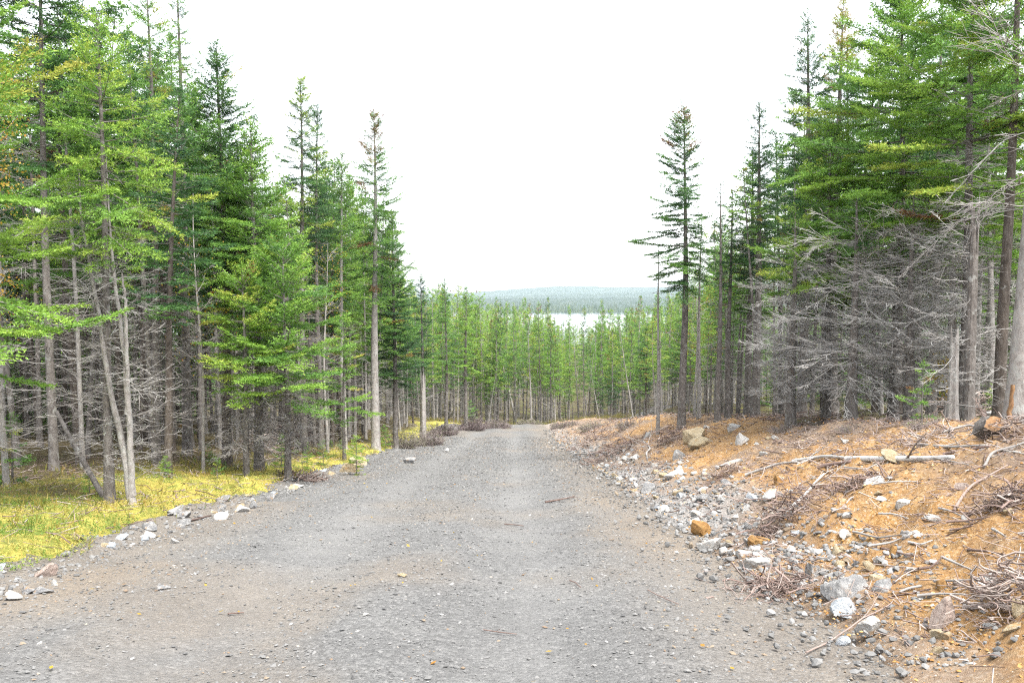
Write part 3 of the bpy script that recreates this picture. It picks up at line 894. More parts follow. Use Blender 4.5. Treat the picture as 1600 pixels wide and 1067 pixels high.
snag(661, 40, 590, .16, 'short broken pale stub among the trunks left of the road', 153)

# autumn birches with a few yellow leaves
def birch(px, base, top, label, seed, Y=None, R=60, tint=.5, n=26, r=.045, leaves=7, group=None):
    rng = np.random.default_rng(seed)
    p = ground_at(px, base) if Y is None else at_depth(px, Y)
    h = top_height(px, top, p[1], p[2])
    tr = Trunk(rng, h, r, .10)
    root = obj('birch_tree', None, loc=(p[0], p[1], p[2] - .02), label=label, category='tree', group=group)
    g = Geo()
    tr.geo(g, 7)
    obj('trunk', g.mesh('trunk', BARK_PALE), root)
    gd, gl = Geo(), Geo()
    Rm = R / FPX * p[1]
    z = rng.uniform(h * .35, h * .95, n)
    L = Rm * rng.uniform(.4, 1.1, n) * (1.2 - z / h * .6)
    dead_branches(rng, tr.pos(z), rng.uniform(0, 6.28, n), L, gd, up=.7, curl=-.1, twigs=6, r=.010, tint=.55)
    obj('branches', gd.mesh('branches', DEADWOOD), root, kind='stuff')
    N = n * leaves * 3
    i = rng.integers(0, n, N)
    az = rng.uniform(0, 6.28, N)
    k = rng.uniform(.15, 1, N) ** .6 * L[i]
    b0 = tr.pos(z[i]) + np.stack([np.cos(az) * k, np.sin(az) * k, .6 * k + rng.normal(0, .15, N)], -1)
    D = norm(rng.normal(0, 1, (N, 3)) + np.array([0, 0, -.5]))
    W = norm(np.cross(D, rng.normal(0, 1, (N, 3))))
    s = rng.uniform(.016, .03, N)[:, None]
    V = np.stack([b0, b0 + D * s + W * s * .7, b0 + D * s * 2, b0 + D * s - W * s * .7], 1)
    q = np.arange(N)[:, None] * 4
    gl.add(V.reshape(-1, 3), np.concatenate([q + [[0, 1, 2]], q + [[0, 2, 3]]]), np.repeat(np.clip(rng.normal(tint, .2, N), 0, 1), 4))
    obj('leaves', gl.mesh('leaves', LEAF, False), root, kind='stuff')
birch(512, 700, 380, 'slender birch with orange yellow leaves beside the tall pale trunk', 161, Y=26, R=62, tint=.62, leaves=8)
birch(318, 745, 300, 'bent leafless birch with a few yellow leaves in front of the pointed fir', 162, Y=17.5, R=85, tint=.5, leaves=4, r=.03)
birch(1085, 664, 455, 'small birch with yellow leaves behind the lone fir', 163, Y=30, R=52, tint=.45, leaves=8)
birch(1475, 660, 560, 'small birch with yellow leaves behind the splintered stub', 164, Y=16, R=35, tint=.6, leaves=8, r=.02)
birch(10, 780, 90, 'yellow leaved birch at the left border', 165, Y=13, R=70, tint=.45, leaves=16)

# ------------------------------------------------------------------ the stands: copies of a few kinds
KIND = {}
ADJ = {'mid': ['mid green', 'fresh green', 'dark trunked dark green', 'yellow green', 'pale trunked', 'bright yellow green'], 'pole': ['mid green topped', 'pale barked', 'dull green topped', 'yellow green topped'],
       'inner': ['thick crowned', 'broad', 'thin', 'darkest'], 'far': ['light green', 'yellow green', 'brown tipped', 'lime green', 'leafy', 'thin crowned'], 'farpole': ['bright topped', 'bare', 'yellow green topped'], 'under': ['dark', 'mid green', 'lighter']}
def kinds(key, specs):
    KIND[key] = [tree_meshes(**s) for s in specs]
kinds('mid', [dict(seed=200 + k, H=9.5, zb=9.5 * z, R=R_, r=r_, lod=1, tint=t, dead=(70, 1.2), dead_kw=dict(twigs=5, tint=.36), shape=.65, gap=.15, bark=bk)
              for k, (z, R_, r_, t, bk) in enumerate([(.45, 1.25, .075, .46, BARK), (.5, 1.1, .065, .55, BARK), (.42, 1.3, .09, .34, BARK_DARK), (.55, 1.0, .06, .6, BARK), (.5, 1.15, .075, .48, BARK_PALE), (.48, 1.2, .08, .64, BARK)])])
kinds('pole', [dict(seed=230 + k, H=8.5, zb=8.5 * z, R=R_, r=r_, lod=1, tint=t, dead=(60, .8), dead_kw=dict(twigs=3, tint=.55), shape=.6, gap=.25, bark=bk)
               for k, (z, R_, r_, t, bk) in enumerate([(.66, .8, .055, .42, BARK), (.72, .7, .045, .5, BARK_PALE), (.62, .8, .06, .34, BARK), (.75, .6, .05, .56, BARK)])])
kinds('inner', [dict(seed=250 + k, H=9.0, zb=9.0 * z, R=R_, r=r_, lod=1, tint=t, dead=(80, 1.1), dead_kw=dict(twigs=5, tint=.05), shape=.6, gap=.1, bark=bk)  # dead twigs and most bark coloured darker to deepen the shade inside the stands
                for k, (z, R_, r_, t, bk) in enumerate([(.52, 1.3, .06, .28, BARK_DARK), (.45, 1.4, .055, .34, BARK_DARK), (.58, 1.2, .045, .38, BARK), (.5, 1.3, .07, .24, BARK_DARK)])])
kinds('far', [dict(seed=260 + k, H=8.0, zb=8 * z, R=R_, r=r_, lod=2, tint=t, dead=(46, .9), dead_kw=dict(r=.010, tint=.6), shape=.8, gap=.04, roll=60, lift=.2, dense=1.15, bark=bk, top_brown=tb)
              for k, (z, R_, r_, t, bk, tb) in enumerate([(.30, 1.05, .07, .48, BARK_PALE, 0), (.38, .95, .06, .60, BARK, 0), (.24, 1.1, .075, .36, BARK_PALE, .25), (.42, .9, .055, .62, BARK_PALE, 0), (.34, 1.0, .065, .45, BARK, .15), (.48, .85, .055, .60, BARK_PALE, 0)])])
kinds('farpole', [dict(seed=290 + k, H=7.0, zb=7 * z, R=.75, r=.06, lod=2, tint=t, dead=(50, .8), dead_kw=dict(r=.010, tint=.62), shape=.55, gap=.12, bark=BARK_PALE)
                  for k, (z, t) in enumerate([(.5, .56), (.57, .46), (.45, .62)])])
kinds('under', [dict(seed=300 + k, H=3.5, zb=.35, R=.95, r=.035, lod=2, tint=t, dead=(0, 0), shape=.8, gap=.08) for k, t in enumerate((.3, .4, .5))])

SKY_X = [-200, 0, 230, 300, 350, 395, 420, 480, 540, 590, 625, 650, 700, 735, 770, 850, 880, 960, 1000, 1040, 1090, 1125, 1150, 1180, 1215, 1240, 1300, 1400, 1600, 1900]
SKY_Y = [-150, -90, 0, 20, 110, 200, 230, 200, 260, 260, 390, 450, 455, 470, 480, 488, 500, 500, 482, 462, 420, 330, 270, 220, 150, 80, 30, -40, -100, -150]
placed = [np.array(o.location[:2]) for o in sc.objects if o.parent is None and o.get('category') == 'tree']
rngf = np.random.default_rng(77)
def stand(n, sample, pick, mind, labels, group, slack=(10, 130), hmin=4.0, hmax=12.5):
    c = tries = 0
    while c < n and tries < n * 60:
        tries += 1
        x, y = sample()
        q = np.array([x, y])
        md = mind(y)
        if placed and np.min(np.sum((np.array(placed) - q) ** 2, 1)) < md * md:
            continue
        z = hz(x, y)
        dep = y * CP - (z - CAMZ) * SP
        px = 800 + x / dep * FPX
        if px < -260 or px > 1860:
            continue
        top = np.interp(px, SKY_X, SKY_Y) + rngf.uniform(*slack)
        h = float(np.clip(top_height(px, top, y, z), hmin, hmax))
        key = pick(x, y, h)
        k = int(rngf.integers(len(KIND[key])))
        ms = KIND[key][k]
        nm = 'spruce_tree' if key in ('pole', 'farpole', 'inner') else 'young_fir' if key == 'under' else 'fir_tree'
        zone = 'near the left border' if px < 130 else 'left of the pointed fir' if px < 330 else 'near the brown tinged spruce' if px < 590 else 'towards the road end' if px < 730 else 'left of the lake' if px < 800 else 'below the lake' if px < 925 else 'right of the lake' if px < 1040 else 'near the lone fir' if px < 1170 else 'left of the big fir' if px < 1330 else 'behind the big fir' if px < 1470 else 'near the right border'
        plant_tree(ms, nm, ADJ[key][k] + ' ' + labels[key] + ', ' + zone, (x, y, z), h, float(rngf.uniform(0, 6.283)), group=group, wide=float(rngf.uniform(.85, 1.15)) * float(np.clip(9.0 / h, .8, 1.5)) ** .5,
                   tilt=(float(rngf.normal(0, .035)), float(rngf.normal(0, .035))))
        placed.append(q)
        c += 1

# left stand, edge trees first
stand(40, lambda: ((-1.05 - HALF - rngf.uniform(1.8, 5.0)), rngf.uniform(15, 52)), lambda x, y, h: ('mid' if rngf.random() < .6 else 'pole') if y < 36 else ('far' if rngf.random() < .65 else 'farpole'), lambda y: .9,
      {'mid': "fir at the left edge", 'pole': "thin spruce at the left edge", 'far': "distant fir at the left edge", 'farpole': "distant thin pole at the left edge"}, 'trees along the edge of the left stand')
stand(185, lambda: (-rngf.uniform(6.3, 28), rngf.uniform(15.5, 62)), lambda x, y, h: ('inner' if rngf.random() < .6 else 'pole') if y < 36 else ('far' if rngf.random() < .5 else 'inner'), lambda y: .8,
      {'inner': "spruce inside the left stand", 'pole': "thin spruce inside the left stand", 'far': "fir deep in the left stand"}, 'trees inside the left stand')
stand(70, lambda: (-rngf.uniform(15, 40), rngf.uniform(20, 62)), lambda x, y, h: 'under', lambda y: .8,
      {'under': "young fir under the left stand"}, 'young firs under the left stand', hmin=2.5, hmax=4.2)
# right stand
stand(28, lambda: (rngf.uniform(6.5, 11), rngf.uniform(20, 44)), lambda x, y, h: ('mid' if rngf.random() < .4 else 'pole') if y < 34 else ('far' if rngf.random() < .5 else 'farpole'), lambda y: .9,
      {'mid': "fir behind the orange bank", 'pole': "thin spruce behind the orange bank", 'far': "distant fir at the right edge", 'farpole': "distant thin pole at the right edge"}, 'trees along the edge of the right stand', slack=(30, 180))
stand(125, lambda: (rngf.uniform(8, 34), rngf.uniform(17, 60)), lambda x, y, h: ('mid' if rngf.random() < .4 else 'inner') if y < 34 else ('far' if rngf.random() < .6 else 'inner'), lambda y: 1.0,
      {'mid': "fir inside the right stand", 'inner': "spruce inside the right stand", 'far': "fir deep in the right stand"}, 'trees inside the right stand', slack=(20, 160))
stand(60, lambda: (rngf.uniform(13, 40), rngf.uniform(19, 60)), lambda x, y, h: 'under', lambda y: .8,
      {'under': "young fir under the right stand"}, 'young firs under the right stand', hmin=2.0, hmax=3.6)
# the wall of trees where the road ends
stand(200, lambda: (rngf.uniform(-14, 20), rngf.uniform(63.5, 84)), lambda x, y, h: 'far' if rngf.random() < .66 else 'farpole', lambda y: .6,
      {'far': "fir beyond the road", 'farpole': "thin pole beyond the road"}, 'trees beyond the end of the road', slack=(-22, 78), hmin=4.0)
stand(75, lambda: (rngf.uniform(-14, 22), rngf.uniform(84, 106)), lambda x, y, h: 'far', lambda y: 1.1,
      {'far': "fir behind those beyond the road"}, 'trees behind the wall of trees', slack=(2, 34), hmin=4.0)
for i, (px, top, lab) in enumerate([(776, 466, 'dark pointed fir rising above the tree wall left of the lake view'), (803, 474, 'small thin spruce rising above the tree wall beside the dark pointed fir'), (856, 466, 'spruce with a brown tinged top in front of the lake'), (889, 478, 'round headed thin spruce standing out against the lake'), (912, 478, 'second round headed spruce against the lake, right of the first'), (939, 468, 'narrow spire of a spruce in front of the right part of the lake'), (745, 470, 'half bare spruce top beside the pointed yellow green fir')]):
    y = 66 + 2.3 * (i % 4)
    p = at_depth(px, y)
    plant_tree(KIND['far'][i % 6], 'spruce_tree', lab, p, top_height(px, top, p[1], p[2]), i * 1.3, wide=.62)

# the wood behind the trees one can count: one mass, instanced from the far trees
def wood_mass():
    rng = np.random.default_rng(88)
    pts, sc_, pk = [], [], []
    def fill(n, xr, yr, h, gap=False):
        for _ in range(n):
            y = rng.uniform(*yr)
            x = rng.uniform(*xr) if not callable(xr[0]) else rng.uniform(xr[0](y), xr[1](y))
            z = hz(x, y)
            top = float(np.interp(800 + x / y * FPX, SKY_X, SKY_Y)) + rng.uniform(4, 26)
            hh = rng.uniform(*h)
            if gap:
                px = 800 + x / y * FPX
                top = rng.uniform(474, 492) if px < 828 else rng.uniform(494, 510) if px < 862 else rng.uniform(505, 519) if px < 980 else rng.uniform(478, 496)
                hh = min(max(top_height(px, top, y, z), 3.5), 12.5)
            pts.append((x, y, z - .1))
            sc_.append(hh / 8.0 if gap else hh / 3.5)
            pk.append(rng.integers(0, 4) if gap else 4 + rng.integers(0, 2))
    fill(620, (lambda y: -25 - y * .25, lambda y: 25 + y * .3), (104, 215), (7, 9), True)
    fill(330, (-95, -30), (12, 104), (8, 11))  # side firs added with low crowns to block sky light under the canopy
    fill(280, (32, 95), (14, 104), (8, 11))
    k = len(pts)
    me = bpy.data.meshes.new('background_forest')
    me.vertices.add(k)
    me.vertices.foreach_set('co', np.array(pts, np.float32).ravel())
    me.attributes.new('size', 'FLOAT', 'POINT').data.foreach_set('value', np.array(sc_, np.float32))
    me.attributes.new('pick', 'INT', 'POINT').data.foreach_set('value', np.array(pk).astype(np.int32))
    o = obj('background_forest', me, kind='stuff')
    ng = bpy.data.node_groups.new('background_forest', 'GeometryNodeTree')
    ng.interface.new_socket('Geometry', in_out='INPUT', socket_type='NodeSocketGeometry')
    ng.interface.new_socket('Geometry', in_out='OUTPUT', socket_type='NodeSocketGeometry')
    N, L = ng.nodes, ng.links
    gi, go = N.new('NodeGroupInput'), N.new('NodeGroupOutput')
    join = N.new('GeometryNodeJoinGeometry')
    size = N.new('GeometryNodeInputNamedAttribute')
    size.data_type = 'FLOAT'
    size.inputs[0].default_value = 'size'
    pick = N.new('GeometryNodeInputNamedAttribute')
    pick.data_type = 'INT'
    pick.inputs[0].default_value = 'pick'
    rv = N.new('FunctionNodeRandomValue')
    rv.data_type = 'FLOAT_VECTOR'
    rv.inputs[0].default_value, rv.inputs[1].default_value = (0, 0, 0), (.05, .05, 6.283)
    roots = {}
    for q in sc.objects:
        if q.type == 'MESH' and q.parent is not None:
            roots.setdefault(q.data.name, q)
    for j in range(6):
        kk = KIND['far'][j] if j < 4 else KIND['under'][j - 4]
        trunk, cr = kk[0][0][1], kk[0][1][1]
        jj = N.new('GeometryNodeJoinGeometry')
        for mesh_ in (trunk, cr):
            oi = N.new('GeometryNodeObjectInfo')
            oi.inputs['Object'].default_value = roots[mesh_.name]
            oi.inputs['As Instance'].default_value = False
            L.new(oi.outputs['Geometry'], jj.inputs[0])
        cmp_ = N.new('FunctionNodeCompare')
        cmp_.data_type, cmp_.operation = 'INT', 'EQUAL'
        L.new(pick.outputs[0], cmp_.inputs[2])
        cmp_.inputs[3].default_value = j
        ip = N.new('GeometryNodeInstanceOnPoints')
        L.new(gi.outputs[0], ip.inputs['Points'])
        L.new(cmp_.outputs[0], ip.inputs['Selection'])
        L.new(jj.outputs[0], ip.inputs['Instance'])
        L.new(rv.outputs[0], ip.inputs['Rotation'])
        L.new(size.outputs[0], ip.inputs['Scale'])
        L.new(ip.outputs[0], join.inputs[0])
    L.new(join.outputs[0], go.inputs[0])
    o.modifiers.new('wood', 'NODES').node_group = ng
wood_mass()

# leaning and broken pale stems among the trees where the road ends
for i, (px, y, h, lean, lab) in enumerate([(762, 64, 5.5, .16, 'thin pale stem leaning right, left of the road end'), (840, 65, 4.6, -.22, 'short pale stem leaning left behind the road end'), (868, 64.5, 5.2, .3, 'thin pale stem leaning far right behind the road end'), (912, 64, 5.8, -.12, 'pale stem leaning slightly left, right of the road end'), (938, 63, 5.0, .2, 'pale stem leaning right at the right of the road end'), (700, 52, 6.0, .14, 'pale stem leaning right over the left verge far ahead'), (990, 50, 6.2, -.16, 'pale stem leaning left just left of the lone fir')]):
    p = at_depth(px, y)
    plant_tree(KIND['farpole'][i % 3], 'leaning_spruce', lab, p, h, i * .9, tilt=(.05, lean), wide=.85)

# small firs on the ground
SAP = [tree_meshes(310 + k, 1.6, .15, .55, .02, lod=0, tint=t, dead=(0, 0), shape=.7, gap=.1) for k, t in enumerate((.55, .62, .48))]
for i, (px, py, h, lab) in enumerate([
        (557, 742, .95, 'small feathery green fir beside the two tan boulders'), (602, 700, .9, 'small green fir at the foot of the tall pale trunk'),
        (20, 760, 1.15, 'bright green fir sapling at the left border below the leaning pole'), (480, 735, .6, 'low green fir seedling left of the tan boulders'),
        (440, 730, .8, 'pale green fir seedling under the low yellow green fir'), (1440, 662, .9, 'round green fir sapling behind the orange bank'),
        (1556, 650, .75, 'yellow green fir sapling at the foot of the thick dark spruce'), (140, 778, .45, 'tiny light green seedling on the moss near the leaning pole'),
        (505, 728, .7, 'thin green fir sapling between the moss and the tan boulders'), (735, 664, 1.6, 'low green fir at the left end of the road'), (880, 655, 1.7, 'low green fir at the right end of the road')]):
    p = ground_at(px, py)
    plant_tree(SAP[i % 3], 'fir_sapling', lab, p, h, i * 1.1, cat='sapling')

for i in range(16):
    y = float(rngf.uniform(9, 34))
    w = float(rngf.uniform(.5, 3.2))
    x = float(xc(np.array(y))) - HALF - w
    plant_tree(SAP[i % 3], 'fir_seedling', '%s fir seedling growing in the moss of the left verge' % ('mid green', 'light green', 'dark green')[i % 3], (x, y, hz(x, y)), float(rngf.uniform(.18, .5)), i * 1.7, cat='seedling', group='fir seedlings in the moss')

# ------------------------------------------------------------------ bushes, brush and debris
def bush(px, py, wpx, hpx, label, seed, tint=.4, mat=None, n=260, group=None, name='heath_bush', cat='bush', flat=1.0):
    rng = np.random.default_rng(seed)
    p = ground_at(px, py)
    w, h = 1.05 * wpx / FPX * p[1] / 2, .7 * hpx / FPX * p[1]
    az, k = rng.uniform(0, 6.28, n), rng.uniform(0, 1, n) ** .5
    b0 = np.stack([np.cos(az) * k * w * .6, np.sin(az) * k * w * .6, 0 * az - .03], -1)
    g = Geo()
    L = h * rng.uniform(.3, 1.3, n) * (1.1 - .5 * k)
    D = norm(np.stack([np.cos(az) * k * w, np.sin(az) * k * w, h * (1.3 - .6 * k)], -1) + rng.normal(0, .12 * h, (n, 3)))
    s = np.array([0, .35, .7, 1.0])
    bow = rng.normal(0, .2, (n, 3)) * L[:, None]
    P = b0[:, None] + D[:, None] * (L[:, None] * s)[..., None] + bow[:, None] * (s * s)[None, :, None]
    V, F = tubes(P, .006 * (1.1 - s)[None] * np.ones((n, 1)) * max(p[1] / 22, .7), 3)
    root = obj(name, None, loc=tuple(p), label=label, category=cat, group=group)
    g.add(V, F, np.repeat(np.clip(tint - .15 + rng.normal(0, .1, n), 0, 1), 12))
    obj('stems', g.mesh('stems', mat or HEATH), root, kind='stuff')
    g = Geo()
    i = np.repeat(np.arange(n), 3)
    N = len(i)
    u = rng.uniform(.35, 1.1, N)
    bb = b0[i] + D[i] * (L[i] * u)[:, None] + bow[i] * (u * u)[:, None]
    blades(rng, bb, norm(D[i] + rng.normal(0, .5, (N, 3))), rng.uniform(.08, .2, N) * h / .5, None, .035, .04 * max(p[1] / 22, .7), .014 * max(p[1] / 22, .7), np.clip(tint + rng.normal(0, .13, N), 0, 1), g, roll=80, spread=38)
    obj('foliage', g.mesh('foliage', mat or HEATH, False), root, kind='stuff')
for i, a in enumerate([(628, 700, 50, 36, 'dark olive heath bush at the left verge', .62), (668, 696, 50, 32, 'purple grey heath bush beside the olive one', .38), (694, 680, 42, 28, 'purple grey heath bush above the yellow moss mound', .35),
                       (738, 672, 40, 26, 'low purple brown bush near the left end of the road', .32), (775, 668, 56, 18, 'low brown bush across the end of the road', .36), (826, 662, 50, 12, 'thin low brush at the middle of the road end', .4),
                       (885, 668, 56, 18, 'low grey brown brush at the right end of the road', .36), (930, 670, 66, 18, 'low grey brown brush on the bank right of the road end', .34), (985, 668, 60, 22, 'grey brush left of the lone fir', .3),
                       (1235, 674, 90, 26, 'brown grey brush behind the orange bank below the dead twigs', .35), (1460, 668, 100, 30, 'grey brown brush left of the sawn stump', .33), (1340, 672, 80, 20, 'thin brush along the top of the orange bank', .34)]):
    bush(*a[:5], 400 + i, a[5])

def tangle(px, py, wpx, hpx, label, seed, n=220, tint=.35, mat=None, lm=.58, r=.006):
    """a heap of torn branches and roots"""
    rng = np.random.default_rng(seed)
    p = ground_at(px, py)
    w, h = wpx / FPX * p[1] / 2, hpx / FPX * p[1]
    K = 6
    c = np.stack([rng.normal(0, .45 * w, n), rng.normal(0, .40 * w, n), rng.uniform(-.1, 1, n) ** 2 * 0], -1)
    k = np.clip(1 - (c[:, 0] ** 2 + c[:, 1] ** 2) / (w * w), .05, 1)
    gz = np.array([hz(p[0] + a, p[1] + b_) for a, b_ in c[:, :2]]) - p[2]
    c[:, 2] = gz + h * k * rng.uniform(0, 1, n)
    az, L = rng.uniform(0, 6.28, n), lm * w * rng.uniform(.3, 1.3, n)
    s = np.linspace(-.5, .5, K)
    D = np.stack([np.cos(az), np.sin(az), rng.normal(0, .4, n)], -1)
    bow = rng.normal(0, .8, (n, 3)) * np.array([1, 1, .6])
    P = c[:, None] + D[:, None] * (L[:, None] * s)[..., None] + (bow * L[:, None])[:, None] * (s * s)[None, :, None] + rng.normal(0, .02, (n, K, 3)) * L[:, None, None]
    V, F = tubes(P, (r * rng.uniform(.4, 1.6, n) ** 2)[:, None] * (1 - .5 * (s + .5))[None], 3)
    g = Geo().add(V, F, np.repeat(np.clip(tint + .1 + rng.normal(0, .25, n), 0, 1), K * 3))
    root = obj('brush_pile', None, loc=tuple(p), label=label, category='brush pile')
    obj('branches', g.mesh('branches', mat or BRUSHWOOD), root, kind='stuff')
for i, a in enumerate([(1235, 815, 150, 62, 'dark heap of torn roots and sticks on the orange bank above the ochre rock'), (1210, 925, 190, 22, 'flat mat of reddish twigs lying at the road edge left of the big boulder'), (1560, 955, 150, 90, 'tangle of pinkish branches and dark roots at the right border'),
                       (1570, 800, 120, 45, 'dark hole filled with roots high on the right of the bank'), (1575, 690, 90, 45, 'heap of dark roots round the sawn stump'), (960, 715, 110, 34, 'dark brush heap on the far part of the bank'), (1045, 692, 80, 30, 'heap of dark roots at the foot of the lone fir'),
                       (1130, 752, 70, 26, 'small dark clump of roots among the pale stones'), (1330, 765, 120, 20, 'low litter of brown twigs under the pale flat rock'), (1440, 700, 170, 26, 'wide litter of grey brown twigs behind the cream rock'), (1200, 845, 60, 22, 'dark twig clump behind the pale split rock'),
                       (930, 690, 90, 20, 'low grey brush litter near the far end of the bank'), (410, 708, 100, 40, 'heap of grey fallen branches at the edge of the left stand'), (470, 688, 120, 36, 'heap of dead branches around the fallen log on the left'), (470, 748, 110, 8, 'reddish twig litter left of the tan boulders'), (1520, 650, 120, 40, 'grey brush between the snags at right')]):
    tangle(*a, seed=430 + i, n=170 + 60 * (a[2] > 100), tint=.35 if i not in (2, 9, 12, 13, 15) else .6, r=.0045 if ground_at(a[0], a[1])[1] < 14 else .007)

# ------------------------------------------------------------------ rocks
def rock_mesh(seed, sub=3, cuts=11, mat=R_PALE):
    rng = np.random.default_rng(seed)
    bm = bmesh.new()
    bmesh.ops.create_icosphere(bm, subdivisions=sub, radius=1.0)
    bm.verts.ensure_lookup_table()
    P = np.array([v.co[:] for v in bm.verts])
    F = np.array([[v.index for v in f.verts] for f in bm.faces])
    bm.free()
    for _ in range(cuts):
        nn = norm(rng.normal(0, 1, 3))
        d = rng.uniform(.32, .74)
        over = np.maximum(P @ nn - d, 0)
        P = P - over[:, None] * nn * .96
    q = P * 2.3 + seed
    P = P * (1 + .05 * np.sin(q[:, [0]] * 2.1 + q[:, [1]] * 1.7) + .022 * np.sin(q[:, [2]] * 6.1 + q[:, [0]] * 5.3) + rng.normal(0, .008, (len(P), 1)))
    P = P / np.abs(P).max(0)
    me = Geo().add(P, F).mesh('rock', mat, True)
    me.set_sharp_from_angle(angle=rad(30))
    return me
ROCKS = [rock_mesh(500 + k) for k in range(10)]
RM = {'pale': R_PALE, 'grey': R_GREY, 'blue': R_BLUE, 'tan': R_TAN, 'ochre': R_OCHRE, 'pink': R_PINK}
rr = np.random.default_rng(9)
def rock(x, y, z, w, d, h, mat, label, me=None, group=None, rot=None, tilt=.2, sink=.37):
    me = me or ROCKS[int(rr.integers(len(ROCKS)))]
    o = obj('rock', me, loc=(x, y, z + h * (.5 - sink)), rot=rot or (float(rr.normal(0, tilt)), float(rr.normal(0, tilt)), float(rr.uniform(-.5, .5))), scale=(w / 2, d / 2, h / 2), label=label, category='rock', group=group)
    o.material_slots[0].link = 'OBJECT'
    o.material_slots[0].material = RM[mat]
    return o
def rock_px(px, py, wpx, hpx, mat, label, seed=None, **kw):
    """py is the row of the rock's foot"""
    p = ground_at(px, py)
    s = p[1] / FPX
    w, h = wpx * s, hpx * s * 1.25
    me = rock_mesh(seed, 4, 11) if seed else None
    return rock(p[0], p[1] + w * .3, p[2], w, w * .85, h, mat, label, me, **kw)
